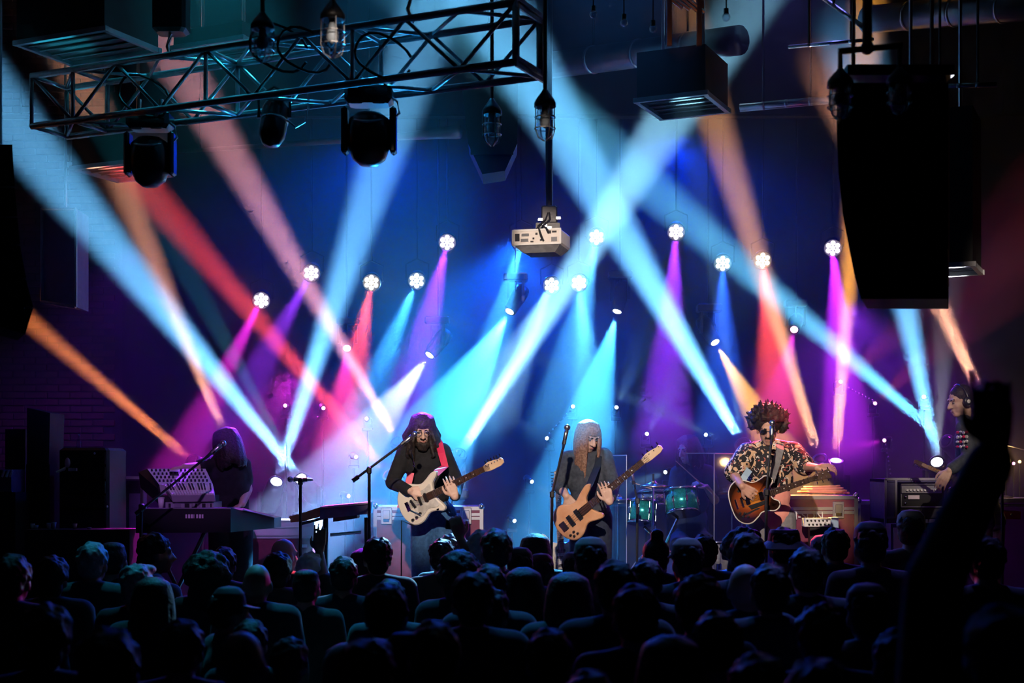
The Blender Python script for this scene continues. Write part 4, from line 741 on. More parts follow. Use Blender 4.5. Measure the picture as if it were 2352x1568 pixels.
# ---- guitars
STRAT = smoothpts([(0, 0), (.015, .085), (.07, .15), (.14, .163), (.21, .13), (.26, .115), (.31, .13), (.37, .155), (.415, .15), (.40, .118), (.355, .085), (.335, .045), (.33, 0), (.335, -.045), (.355, -.085), (.368, -.125), (.345, -.148), (.29, -.125), (.23, -.118), (.15, -.158), (.07, -.152), (.015, -.085)])
BASSB = smoothpts([(0, 0), (.02, .09), (.08, .15), (.15, .155), (.22, .115), (.28, .10), (.35, .125), (.43, .15), (.47, .135), (.44, .10), (.38, .07), (.355, .04), (.35, 0), (.355, -.04), (.375, -.08), (.40, -.115), (.385, -.145), (.33, -.13), (.25, -.105), (.16, -.15), (.08, -.15), (.02, -.09)])
SEMI = smoothpts([(0, 0), (.012, .11), (.06, .175), (.13, .195), (.20, .165), (.25, .135), (.31, .14), (.37, .155), (.415, .13), (.42, .09), (.385, .06), (.37, .035), (.37, 0), (.37, -.035), (.385, -.06), (.42, -.09), (.415, -.13), (.37, -.155), (.31, -.14), (.25, -.135), (.20, -.165), (.13, -.195), (.06, -.175), (.012, -.11)])
def guitar(label, pA, pB, Ltot, outline, bm, zax=(0, -1, .12), thick=.045, neckw=.052, joint=.32, head=.17, board='rose', headm='maple', kind='strat', nfr=20, name='electric_guitar', strings=6, headshape=None, cat='guitar'):
    L = (pB-pA).length; k = L/Ltot; M4 = frame3(pA, pB-pA, zax) @ Matrix.Scale(k, 4); t = thing(name, label, cat, pA)
    R3 = M4.to_3x3().normalized(); W = lambda x, y, z: M4 @ V3((x, y, z))
    MB().slab(outline, -thick/2, thick/2, .008, M4).build('body', bm, t, False)
    hs = Ltot-head; zf = thick/2
    MB().prism([(joint-.02, -neckw*.55), (hs, -neckw*.42), (hs, neckw*.42), (joint-.02, neckw*.55)], zf-.012, zf+.006, M4).build('neck', M['maple' if headm == 'maple' else 'rose'], t)
    fb = MB().prism([(joint-.08, -neckw*.55), (hs, -neckw*.42), (hs, neckw*.42), (joint-.08, neckw*.55)], zf+.006, zf+.012, M4).build('fretboard', M[board], t)
    sc_ = hs-.10*Ltot/.98-.02
    for i in range(1, nfr):
        x = hs-(hs-.09)*(1-2**(-i/12.0))
        if x > joint-.07: MB().prism([(x-.0015, -neckw*.5), (x+.0015, -neckw*.5), (x+.0015, neckw*.5), (x-.0015, neckw*.5)], zf+.011, zf+.0145, M4).build('fret', M['chrome'], fb)
    for i in (3, 5, 7, 9, 12):
        x = hs-(hs-.09)*(1-2**(-(i-.5)/12.0)); MB().lathe([(.006*k, 0), (0, .001)], W(x, 0, zf+.012), R3.col[2], 8).build('inlay', M['pearl'], fb)
    ho = headshape or [(0, -.022), (.02, -.030), (.06, -.034), (.14, -.034), (.172, -.022), (.175, .005), (.16, .026), (.14, .020), (.10, .030), (.05, .036), (.015, .028), (0, .022)]
    MB().slab([(hs+x*head/.175, y) for x, y in ho], zf-.016, zf+.001, .003, M4).build('headstock', M[headm], t)
    for i in range(strings):
        x = hs+head*(.16+.76*i/(strings-1 or 1)); y = .04 if kind in ('strat', 'bass') else (.045 if i % 2 else -.045)
        tn = MB().cyl(W(x, y-.012 if y > 0 else y+.012, zf-.008), W(x, y+.014 if y > 0 else y-.014, zf-.008), .005*k, None, 6).build('tuner', M['chrome'], t); MB().lathe([(.005*k, 0), (.004*k, .012), (0, .013)], W(x, y*.35, zf), R3.col[2], 6).build('tuner_post', M['chrome'], tn)
    for i in range(strings): y = (i-(strings-1)/2)*neckw*.78/(strings-1); MB().cyl(W(.09, y*1.2, zf+.014), W(hs+head*.3, y*.9, zf+.012), .0011, None, 4).build('string', M['chrome'], t)
    if kind == 'strat':
        MB().slab(smoothpts([(.10, -.10), (.13, -.045), (.14, .03), (.20, .06), (.28, .07), (.33, .085), (.325, .03), (.325, -.04), (.34, -.09), (.30, -.10), (.24, -.085), (.17, -.115)], 3), zf-.001, zf+.004, .001, M4).build('pickguard', M['pearl'], t)
        for x, a in ((.135, .25), (.20, 0), (.26, 0)): MB().box(W(x, 0, zf+.008), (.018*k, .072*k, .012*k), R3 @ Matrix.Rotation(a, 3, 'Z')).build('pickup', M['plastic'], t)
        for x, y in ((.16, -.09), (.12, -.105), (.08, -.11)): MB().lathe([(.012*k, 0), (.010*k, .014), (0, .014)], W(x, y, zf+.003), R3.col[2], 10).build('knob', M['plastic'], t)
        MB().box(W(.085, 0, zf+.005), (.03*k, .07*k, .012*k), R3).build('bridge', M['chrome'], t); MB().cyl(W(.09, -.03, zf+.01), W(.17, -.10, zf+.03), .003, None, 6).build('tremolo_arm', M['chrome'], t); MB().box(W(.31, -.12, zf), (.02*k, .01*k, .006*k), R3).build('jack_plate', M['chrome'], t)
    elif kind == 'bass':
        for x in (.15, .235): MB().box(W(x, 0, zf+.006), (.035*k, .095*k, .014*k), R3).build('pickup', M['plastic'], t)
        for x, y in ((.13, -.115), (.09, -.115), (.11, -.085), (.07, -.09)): MB().lathe([(.011*k, 0), (.009*k, .014), (0, .014)], W(x, y, zf), R3.col[2], 10).build('knob', M['plastic'], t)
        MB().box(W(.07, 0, zf+.006), (.05*k, .075*k, .014*k), R3).build('bridge', M['plastic'], t)
    else:
        for x in (.16, .29): MB().box(W(x, 0, zf+.006), (.036*k, .07*k, .016*k), R3).build('pickup', M['chrome'], t)
        for s in (-1, 1): MB().slab(smoothpts([(.09, s*.105), (.12, s*.118), (.18, s*.105), (.24, s*.10), (.225, s*.088), (.17, s*.093), (.12, s*.10), (.105, s*.09)], 2), zf-.001, zf+.002, .0005, M4).build('f_hole', M['plastic'], t)
        for x, y in ((.08, -.12), (.12, -.135), (.06, -.085), (.10, -.10)): MB().lathe([(.012*k, 0), (.010*k, .016), (0, .016)], W(x, y, zf), R3.col[2], 10).build('knob', M['plastic'], t)
        MB().box(W(.11, 0, zf+.008), (.016*k, .085*k, .014*k), R3).build('bridge', M['chrome'], t); MB().box(W(.055, 0, zf+.006), (.014*k, .085*k, .014*k), R3).build('tailpiece', M['chrome'], t)
        MB().slab([(x, y) for x, y in ((.15, -.045), (.31, -.045), (.31, -.075), (.17, -.085))], zf+.004, zf+.009, .001, M4).build('pickguard', M['plastic'], t)
        MB().tube([W(x*1.0, y, zf+.002) for x, y in outline]+[W(*outline[0], zf+.002)], .0045, 5).build('binding', M['ivory'], t)
    return t, M4
def strap(t, pts, wd, m, name='strap'):                   # flat band following pts
    pts = [V3(p) for p in pts]; L = []; Rr = []
    for i, p in enumerate(pts):
        d = (pts[min(i+1, len(pts)-1)]-pts[max(i-1, 0)]).normalized(); s = d.cross(V3((0, -1, 0)))
        s = s.normalized() if s.length > .1 else V3((1, 0, 0)); L.append(p-s*wd/2); Rr.append(p+s*wd/2)
    b = V3((0, .006, 0)); MB().loft([[l, r, r+b, l+b] for l, r in zip(L, Rr)]).build(name, m, t)
# ---- bearded guitarist
J = dict(hc=P(970, 986, 10.95), hB=hbasis((.12, -.93, -.34)), nb=P(968, 1028, 11.02), sL=P(930, 1040, 11.0), sR=P(1016, 1036, 11.02), eL=P(901, 1108, 10.95), wL=P(941, 1127, 10.70), eR=P(1050, 1108, 10.95), wR=P(1045, 1141, 10.57),
         hLd=((1, .02, -.05), (0, 1, -.2), .28), hRd=((-.35, -.05, 1), (-.1, 1, .1), .36))
legs_std(J, 972, 1020, 1180, 11.05)
g1 = person('bearded guitarist with long dark hair in a black sweater, playing a pale guitar', J, [('trousers', M['denim'], ('legs',), dict(g=.014), .014), ('waist', M['denim'], ('torso',), dict(g=.004), .016), ('sweater', M['blackcl'], ('torso', 'arms'), dict(g=.014, sleeve=1.93, low=.9), .012)], 'skin2')
shoes(g1, J)
link('hair', strand_hair(J['hc'], J['hB'], .23, .3, 40, 34, 1.0, vox=.008, wave=.03, out=.02, rad=.8, fringe=J['hB']), M['hairdk'], g1, True)
hc, B = J['hc'], J['hB']; mb = MB()
for i in range(26): a = random.uniform(-1.2, 1.2); mb.ball(hc+B @ V3((.055*math.sin(a), .048+.045*math.cos(a)-.004, -.085-random.uniform(0, .05)*math.cos(a))), .018, None, 8, 6)
mb.cap(hc+B @ V3((-.022, .096, -.05)), .007, hc+B @ V3((.022, .096, -.05)), .007)
link('beard', fuse(mb, 'beard', .009, 1), M['hairdk'], g1, True)
for s in (-1, 1): MB().tube([hc+B @ V3((s*.031+.023*math.cos(a*.524), .098, .0+.02*math.sin(a*.524))) for a in range(13)], .0022, 5).build('glasses_rim', M['steel'], g1)
MB().tube([P(945, 1034, 10.86), P(947, 1050, 10.85), P(951, 1068, 10.845)], .004, 5).build('pendant_cord', M['chrome'], g1); MB().ball(P(951, 1070, 10.84), .009).build('pendant', M['chrome'], g1)
gt, M4 = guitar('ivory electric guitar with a scratched guard, held by the bearded guitarist', P(921, 1172, 10.80), P(1158, 1055, 10.42), .97, STRAT, M['ivory'], zax=(-.15, -1, .05))
strap(gt, [M4 @ V3((.0, .02, .0)), P(938, 1110, 10.84), P(944, 1085, 10.86)], .05, M['crimson']); strap(gt, [M4 @ V3((.40, .14, -.01)), P(1022, 1070, 10.82), P(1014, 1040, 10.88), P(1009, 1018, 10.96), P(1005, 1012, 11.05)], .055, M['crimson'])
MB().tube([M4 @ V3((.05, -.15, 0)), P(922, 1195, 10.82), P(922, 1260, 10.85), V3((P(921, 1300, 10.85).x, 10.85, .81))], .005, 5).build('cable', M['rubber'], gt)
# ---- bass player
J = dict(hc=P(1352, 1000, 11.15), hB=hbasis((.42, -.78, -.48)), nb=P(1344, 1040, 11.22), sL=P(1305, 1054, 11.2), sR=P(1388, 1048, 11.2), eL=P(1285, 1116, 11.18), wL=P(1301, 1139, 11.0), eR=P(1409, 1112, 11.1), wR=P(1400, 1153, 10.72),
         hLd=((.55, -.05, -.85), (.1, 1, .1), .25), hRd=((-.3, -.05, 1), (-.1, 1, .1), .36))
legs_std(J, 1336, 1378, 1186, 11.22)
b1 = person('bass player with long straight light hair looking down, in a slate sweater', J, [('trousers', M['navy'], ('legs',), dict(g=.014), .014), ('waist', M['navy'], ('torso',), dict(g=.004), .016), ('sweater', M['slate'], ('torso', 'arms'), dict(g=.014, sleeve={'L': 1.35, 'R': 1.75}, low=1.0), .012)], 'skin2'); shoes(b1, J)
link('hair', strand_hair(J['hc'], hbasis((.42, -.85, -.12)), .30, .15, 44, 33, 1.0, vox=.008, wave=.005, out=-.006, rad=.62, fringe=J['hB']), M['hairlt'], b1, True)
bt_, M4 = guitar('natural wood electric bass held by the light haired player', P(1284, 1219, 10.95), P(1521, 1024, 10.55), 1.15, BASSB, M['natural'], zax=(-.1, -1, .1), joint=.34, head=.20, kind='bass', name='electric_bass', strings=4, neckw=.058, cat='bass guitar')
strap(bt_, [M4 @ V3((.45, .13, -.01)), P(1372, 1070, 11.05), P(1376, 1044, 11.14)], .05, M['plastic'])
# ---- spare guitar on a stand
sg, M4 = guitar('spare cream guitar standing upright on a stand behind the bass player', P(1292, 1336, 11.5), P(1279, 1082, 11.85), .97, STRAT, M['ivory'])
MB().tube([M4 @ V3((-.02, .12, -.05)), M4 @ V3((-.02, -.12, -.05))], .010, 6).build('stand_cradle', M['black'], sg)
for q in (-1, 1): MB().cyl(M4 @ V3((.0, q*.1, -.06)), V3(((M4 @ V3((0, q*.15, 0))).x, 11.42, .81)), .010, None, 6).build('stand_leg', M['black'], sg)
MB().cyl(M4 @ V3((.3, 0, -.05)), V3((P(1290, 1200, 11.8).x, 11.85, .81)), .010, None, 6).build('stand_leg', M['black'], sg)
# ---- curly haired guitarist
def pattern_mat():
    m = mat('flower_print', (.01, .009, .012), .8, bump=.2, scale=30); nt = m.node_tree; b = nt.nodes['Principled BSDF']; tc = nt.nodes.new('ShaderNodeTexCoord'); prev = None
    base = (.01, .009, .013, 1)
    for sc_, th, c in ((16, .50, (.62, .40, .24, 1)), (27, .56, (.75, .66, .58, 1)), (21, .60, (.42, .10, .08, 1))):
        n = nt.nodes.new('ShaderNodeTexNoise'); n.inputs['Scale'].default_value = sc_; n.inputs['Detail'].default_value = 1.5; n.inputs['Distortion'].default_value = 1.2; mp = nt.nodes.new('ShaderNodeMapping'); mp.inputs['Location'].default_value = (sc_, sc_*.7, 0); nt.links.new(tc.outputs['Object'], mp.inputs[0]); nt.links.new(mp.outputs[0], n.inputs['Vector'])
        r = nt.nodes.new('ShaderNodeMath'); r.operation = 'GREATER_THAN'; r.inputs[1].default_value = th+.06; nt.links.new(n.outputs['Fac'], r.inputs[0])
        mx = nt.nodes.new('ShaderNodeMix'); mx.data_type = 'RGBA'; nt.links.new(r.outputs[0], mx.inputs['Factor']); mx.inputs['B'].default_value = c
        if prev: nt.links.new(prev, mx.inputs['A'])
        else: mx.inputs['A'].default_value = base
        prev = mx.outputs['Result']
    nt.links.new(prev, b.inputs['Base Color']); return m
J = dict(hc=P(1764, 984, 10.95), hB=hbasis((-.16, -.94, -.3)), nb=P(1768, 1024, 11.0), sL=P(1716, 1040, 11.0), sR=P(1822, 1038, 11.0), eL=P(1684, 1088, 10.92), wL=P(1704, 1116, 10.68), eR=P(1850, 1072, 10.85), wR=P(1878, 1074, 10.58),
         hLd=((.75, -.05, -.55), (.1, 1, .1), .25), hRd=((1, -.05, .05), (-.1, .6, -.8), .5))
legs_std(J, 1744, 1798, 1188, 11.05, 3)
g2 = person('curly haired guitarist in a flowered shirt over a salmon tee, wearing sunglasses', J, [('trousers', M['grey'], ('legs',), dict(g=.018), .014), ('tee', M['salmon'], ('torso',), dict(g=.020), .013), ('flowered_shirt', pattern_mat(), ('torso', 'arms'), dict(g=.030, sleeve=.92, low=.5), .012)], 'skin'); shoes(g2, J)
hc, B = J['hc'], J['hB']; mb = MB(); mb.ball(hc+B @ V3((0, -.035, .055)), (.125, .105, .105), B, 18, 12)
for i in range(240):
    u = V3((random.gauss(0, 1), random.gauss(0, 1), random.gauss(0, 1))).normalized()
    if u.y > .25 and u.z < .25 or u.z < -.75: continue
    mb.ball(hc+B @ V3((u.x*.138, -.03+u.y*.115, .055+u.z*.118)), random.uniform(.016, .03), None, 6, 4)
for i in range(260):
    u = V3((random.gauss(0, 1), random.gauss(0, 1), random.gauss(0, 1))).normalized()
    if u.y > .25 and u.z < .3 or u.z < -.6: continue
    q_ = hc+B @ V3((u.x*.135, -.03+u.y*.112, .055+u.z*.115)); mb.cap(q_, .014, q_+(B @ V3((u.x, u.y, u.z+.2)))*random.uniform(.015, .05), .005, 6)
link('curly_hair', fuse(mb, 'curly_hair', .007, 0), M['hairdk'], g2, True)
for s in (-1, 1): MB().ball(hc+B @ V3((s*.032, .088, -.002)), (.027, .010, .021), B, 12, 8).build('sunglass_lens', M['lens'], g2, True); MB().cyl(hc+B @ V3((s*.058, .083, .005)), hc+B @ V3((s*.08, 0, .0)), .003, None, 5).build('sunglass_temple', M['plastic'], g2)
MB().cyl(hc+B @ V3((-.01, .1, .004)), hc+B @ V3((.01, .1, .004)), .003, None, 5).build('sunglass_bridge', M['plastic'], g2)
link('moustache', fuse(MB().cap(hc+B @ V3((-.022, .096, -.05)), .007, hc+B @ V3((.022, .096, -.05)), .007), 'moustache', .006, 1), M['hairdk'], g2, True)
sunb = bpy.data.materials.new('sunburst_finish'); sunb.use_nodes = True; nt = sunb.node_tree; bs = nt.nodes['Principled BSDF']; bs.inputs['Roughness'].default_value = .2; bs.inputs['Coat Weight'].default_value = .7
at = nt.nodes.new('ShaderNodeAttribute'); at.attribute_name = 'burst'; rp = nt.nodes.new('ShaderNodeValToRGB'); rp.color_ramp.elements[0].color = (.68, .24, .03, 1); rp.color_ramp.elements[0].position = .25; rp.color_ramp.elements[1].color = (.018, .006, .004, 1); rp.color_ramp.elements[1].position = .82; e = rp.color_ramp.elements.new(.55); e.color = (.25, .05, .012, 1)
nt.links.new(at.outputs['Fac'], rp.inputs[0]); nt.links.new(rp.outputs[0], bs.inputs['Base Color'])
gs, M4 = guitar('sunburst hollow electric guitar with pale binding, held by the curly haired guitarist', P(1681, 1162, 10.78), P(1909, 1086, 10.45), .92, SEMI, sunb, zax=(-.12, -1, .12), joint=.36, head=.16, kind='semi', headm='rose',
                headshape=[(0, -.022), (.03, -.03), (.12, -.038), (.17, -.042), (.175, -.02), (.165, 0), (.175, .02), (.17, .042), (.12, .038), (.03, .03), (0, .022)])
bo = [c for c in gs.children if c.name.startswith('body')][0]; me = bo.data; iv = M4.inverted()     # finish that darkens toward the rim of the body, as sprayed
bm = bmesh.new(); n0 = len(SEMI); bm.from_mesh(me)
for f in [f for f in bm.faces if len(f.verts) > 8]:
    r = bmesh.ops.inset_region(bm, faces=[f], thickness=.045, use_even_offset=False)
    bmesh.ops.poke(bm, faces=[f])
bm.to_mesh(me); bm.free(); av = me.attributes.new('burst', 'FLOAT', 'POINT')
for i, v in enumerate(me.vertices):
    q = iv @ v.co; av.data[i].value = min(1, math.hypot((q.x-.19)/.23, q.y/.2)*1.0)
strap(gs, [M4 @ V3((.02, .06, 0)), P(1712, 1092, 10.8), P(1722, 1078, 10.84)], .05, M['paleblue']); strap(gs, [M4 @ V3((.40, .10, 0)), P(1784, 1062, 10.84), P(1792, 1030, 10.86), P(1790, 1018, 10.95)], .06, M['grey'])
# ---- man in headphones at the far right
J = dict(hc=P(2205, 920, 11.25), hB=hbasis((-.93, -.25, -.25)), nb=P(2212, 962, 11.3), sL=P(2216, 982, 11.12), sR=P(2226, 986, 11.46), eL=P(2228, 1050, 11.05), wL=P(2180, 1080, 10.95), eR=P(2232, 1052, 11.5), wR=P(2190, 1090, 11.35),
         hLd=((-.55, -.1, -.8), (.3, .6, -.2), .35), hRd=((-.8, 0, -.4), (0, 0, -1), .4))
J['hL'], J['hR'] = P(2240, 1128, 11.15), P(2246, 1130, 11.4); J['kL'], J['kR'] = P(2262, 1215, 11.05), P(2292, 1212, 11.4); J['aL'], J['aR'] = V3((P(2270, 1075, 11.2).x, 11.15, .89)), V3((P(2290, 1075, 11.4).x, 11.45, .89)); J['ff'] = V3((-1, 0, 0))
m1 = person('man in headphones seen in profile, in a dark printed sweatshirt and grey shorts', J, [('shorts', M['grey'], ('legs',), dict(g=.03, leg=.8), .014), ('waist', M['grey'], ('torso',), dict(g=.008), .016), ('sweatshirt', M['slate'], ('torso', 'arms'), dict(g=.020, sleeve=1.85, low=.9), .013)], 'skin2'); shoes(m1, J)
hc, B = J['hc'], J['hB']; link('hair', fuse(MB().ball(hc+B @ V3((0, -.022, .04)), (.082, .098, .088), B, 18, 12), 'hair', .012, 1), M['hairdk'], m1, True)
hp = thing('headphones', 'black headphones worn by the man in the printed sweatshirt', 'headphones', hc)
for s in (-1, 1): MB().lathe([(.036, 0), (.04, .012), (.034, .028), (.018, .03), (0, .03)], hc+B @ V3((s*.082, -.005, -.01)), B @ V3((s, 0, 0)), 16).build('ear_cup', M['plastic'], hp, True); MB().lathe([(.016, .03), (0, .033)], hc+B @ V3((s*.082, -.005, -.01)), B @ V3((s, 0, 0)), 12).build('badge', M['white'], hp)
MB().tube([hc+B @ V3((.105*math.cos(a*.3927), -.01, .13*math.sin(a*.3927)+.0)) for a in range(9)], .009, 6).build('headband', M['plastic'], hp)
for i in range(16):
    c = P(2199+7*(i % 4), 992+11*(i//4), 11.0); MB().ball(c+V3((0, 0, random.uniform(-.006, .006))), (random.uniform(.008, .014), .03, random.uniform(.008, .014)), None, 6, 4).build('print_mark', M['white' if i % 3 else 'crimson'], m1)
gb, M4 = guitar('dark bass guitar of the man in headphones, mostly behind the raised arm', P(2262, 1128, 10.98), P(2100, 1060, 11.35), .97, STRAT, M['plastic'], zax=(-.2, -1, .1), headm='rose')
# ---- drummer, seated
J = dict(hc=P(1580, 1032, 12.82), hB=hbasis((-.72, -.62, -.22)), nb=P(1590, 1066, 12.90), sL=P(1556, 1086, 12.90), sR=P(1626, 1084, 12.95), eL=P(1545, 1146, 12.85), wL=P(1530, 1134, 12.70), eR=P(1642, 1148, 12.80), wR=P(1622, 1118, 12.60), hLd=((-.6, -.4, .2), (0, 0, -1), .8), hRd=((-.7, -.3, .35), (0, .3, -1), .8),
         hL=P(1566, 1212, 13.00), hR=P(1612, 1212, 13.00), kL=P(1556, 1226, 12.60), kR=P(1640, 1226, 12.65))
J['aL'], J['aR'] = V3((J['kL'].x, 12.90, .89)), V3((J['kR'].x, 12.70, .89))
J['kL'].z = J['kR'].z = 1.40; J['hL'].z = J['hR'].z = 1.44; J['aL'].y = 12.70; J['hL'].y = J['hR'].y = 13.08
d1 = person('drummer with dark shaggy hair sitting behind the drums and clear shield', J, [('trousers', M['navy'], ('legs',), dict(g=.014), .014), ('waist', M['navy'], ('torso',), dict(g=.004), .016), ('shirt', M['navy'], ('torso', 'arms'), dict(g=.016, sleeve=.8), .013)], 'skin2'); shoes(d1, J)
link('hair', strand_hair(J['hc'], J['hB'], .15, .3, 28, 46, 1.0, wave=.012, out=.012), M['hairdk'], d1, True)
for k, (s, e) in enumerate((('wL', (-.30, -.12, .10)), ('wR', (-.26, -.14, .22)))):
    a = J[s]+V3((-.03, -.04, .01)); tag(MB().cyl(a-V3(e)*.3, a+V3(e), .007, .004, 8).build('drumstick', M['maple']), ['drumstick in the drummer\'s hand over the snare', 'drumstick raised beside the clear shield'][k], 'drumstick')
st = thing('drum_stool', 'round black stool under the drummer', 'stool', (J['hL'].x+.08, 13.10, .8)); MB().lathe([(.16, 0), (.17, .02), (.16, .07), (0, .08)], (J['hL'].x+.08, 13.10, 1.24), ZZ, 18).build('seat', M['plastic'], st, True); MB().cyl((J['hL'].x+.08, 13.10, .8), (J['hL'].x+.08, 13.10, 1.25), .02, None, 8).build('post', M['chrome'], st)
for a in range(3): MB().cyl((J['hL'].x+.08, 13.10, 1.0), (J['hL'].x+.08+.2*math.cos(a*2.1+1), 13.10+.2*math.sin(a*2.1+1), .81), .012, None, 6).build('leg', M['chrome'], st)
# ---- keyboard player, seen from behind
J = dict(hc=P(520, 1020, 11.1), hB=hbasis((-.75, .55, -.3)), nb=P(528, 1056, 11.08), sL=P(488, 1066, 11.1), sR=P(556, 1068, 11.16), eL=P(458, 1072, 11.0), wL=P(424, 1072, 10.9), eR=P(568, 1124, 11.2), wR=P(556, 1158, 11.0), hLd=((-.9, -.25, -.15), (0, 0, -1), .35), hRd=((-.8, -.3, -.4), (0, 0, -1), .4))
legs_std(J, 508, 552, 1196, 11.12); J['ff'] = V3((-.7, .7, 0))
k1 = person('keyboard player with long dark hair in a black tee, reaching over the synthesizer', J, [('trousers', M['blackcl'], ('legs',), dict(g=.016), .014), ('tee', M['blackcl'], ('torso', 'arms'), dict(g=.018, sleeve={'L': .75, 'R': .6}), .013)], 'skin2'); shoes(k1, J)
link('hair', strand_hair(J['hc'], J['hB'], .19, .12, 32, 46, 1.0, wave=.004, out=.0), M['hairdk'], k1, True)
# ------------------------------------------------------------------ the audience, seen from behind
CJ = dict(hc=V3((0, .02, 1.60)), hB=hbasis((0, 1, -.02)), nb=V3((0, -.02, 1.465)), sL=V3((-.165, -.01, 1.42)), sR=V3((.165, -.01, 1.42)), eL=V3((-.225, -.02, 1.13)), eR=V3((.225, -.02, 1.13)), wL=V3((-.21, .08, .90)), wR=V3((.21, .08, .90)),
          hLd=((0, .2, -1), (1, .2, 0), .3), hRd=((0, .2, -1), (-1, .2, 0), .3), hL=V3((-.09, 0, .93)), hR=V3((.09, 0, .93)), kL=V3((-.10, .02, .50)), kR=V3((.10, .02, .50)), aL=V3((-.11, -.01, .09)), aR=V3((.11, -.01, .09)), ff=V3((0, 1, 0)))
mb = MB(); head_parts(mb, CJ['hc'], CJ['hB']); body_parts(mb, CJ, ('torso', 'neck', 'arms', 'hands', 'legs', 'feet')); CB = fuse(mb, 'crowd_body', .013, 2)
def cl(what, vox=.02, **kw): mb = MB(); body_parts(mb, CJ, what, **kw); return fuse(mb, 'cloth', vox, 3)
CTEE = cl(('torso', 'arms'), g=.017, sleeve=.8); CHOOD = cl(('torso', 'arms'), g=.026, sleeve=1.95); CTR = cl(('legs',), g=.016)
hc, B = CJ['hc'], CJ['hB']; q3 = lambda *a: hc+B @ V3(a)
def hball(parts, vox=.012, sm=2, jit=0, seed=0):
    mb = MB(); random.seed(seed)
    for c, r in parts: mb.ball(q3(*c), r, B, 18, 12)
    if jit:
        c0, r0 = parts[0]
        for i in range(150):
            u = V3((random.gauss(0, 1), random.gauss(0, 1), random.gauss(0, 1))).normalized()
            if u.z < -.55 or (u.y > .6 and u.z < .2): continue
            mb.ball(q3(c0[0]+u.x*r0[0], c0[1]+u.y*r0[1], c0[2]+u.z*r0[2]), random.uniform(.6, 1)*jit, None, 6, 4)
    return fuse(mb, 'hair', vox, sm)
random.seed(5)
HAIR = dict(
    short=hball([((0, -.022, .035), (.083, .098, .092)), ((0, -.05, -.03), (.070, .06, .05))], .009, 1, .016, 9), short2=hball([((0, -.018, .042), (.086, .100, .092)), ((0, -.055, -.035), (.066, .055, .06)), ((.03, .05, .10), (.05, .05, .03))], .009, 1, .015, 12),
    messy=hball([((0, -.02, .045), (.086, .1, .09)), ((0, -.05, -.04), (.07, .06, .06))], .010, 1, .022, 3), curly=hball([((0, -.03, .05), (.105, .105, .105)), ((0, -.06, -.05), (.085, .06, .07))], .011, 0, .032, 4), big=hball([((0, -.04, .03), (.135, .12, .125)), ((0, -.07, -.10), (.12, .07, .12))], .012, 0, .035, 6),
    flat=hball([((0, -.02, .03), (.085, .098, .085)), ((0, -.02, .085), (.075, .085, .035)), ((0, -.05, -.03), (.072, .058, .05))], .012, 1), long=strand_hair(hc, B, .26, .12, 30, 48, 1, .014, .006, .004), wavy=strand_hair(hc, B, .22, .2, 30, 48, 1, .013, .016, .018), bob=strand_hair(hc, B, .14, .08, 30, 48, 1, .013, .004, .008),
    bun=hball([((0, -.022, .03), (.083, .098, .09)), ((0, -.06, .135), (.042, .042, .04)), ((0, -.045, -.04), (.068, .055, .05))], .012, 1))
def capmesh(back):
    mb = MB(); mb.lathe([(.088, 0), (.090, .03), (.082, .075), (.055, .105), (.0, .115)], q3(0, -.012, .035), V3((0, 0, 1)), 24); return fuse(mb, 'cap', .010, 2)
CROWN = capmesh(0)
def brim_mesh(sgn):
    mb = MB(); inn = [q3(.084*math.cos(math.pi*i/8), sgn*(.03+.055*math.sin(math.pi*i/8))-.012, .045) for i in range(9)]; out = [q3(.080*math.cos(math.pi*i/8), sgn*(.06+.11*math.sin(math.pi*i/8))-.012, .036-.012*math.sin(math.pi*i/8)) for i in range(9)]
    d = V3((0, 0, .006)); mb.loft([[inn[i], out[i], out[i]+d, inn[i]+d] for i in range(9)]); me = mb.mesh('brim'); return me
BRF, BRB = brim_mesh(1), MB().box(q3(0, -.105, .055), (.09, .008, .012)).mesh('strap')
mb = MB(); mb.lathe([(.150, .010), (.152, .014), (.095, .055), (.088, .10), (.078, .118), (.0, .122), (.0, .115), (.07, .11), (.085, .055), (.145, .008)], q3(0, -.012, .0), ZZ, 28); BUCKET = mb.mesh('bucket_hat')
SHM = [mat('crowd_cloth', c, .85, 0, tuple(x*1.4 for x in c), 25, bump=.2, sheen=.15) for c in ((.010, .010, .012), (.012, .016, .030), (.03, .03, .034), (.02, .012, .014), (.018, .024, .022), (.05, .05, .055))]
HM = dict(d=M['hairdk'], b=M['hairbr'], l=M['hairlt'], g=M['hairgr']); CAPM = dict(k=mat('black_cap', (.012, .012, .014), .7), t=M['tan'], n=mat('navy_cap', (.02, .03, .07), .7), g=M['grey'], r=mat('maroon_cap', (.12, .012, .03), .7), p=mat('pink_lit_cap', (.55, .30, .38), .7))  # the pink cap's colour has the pink stage light put into it
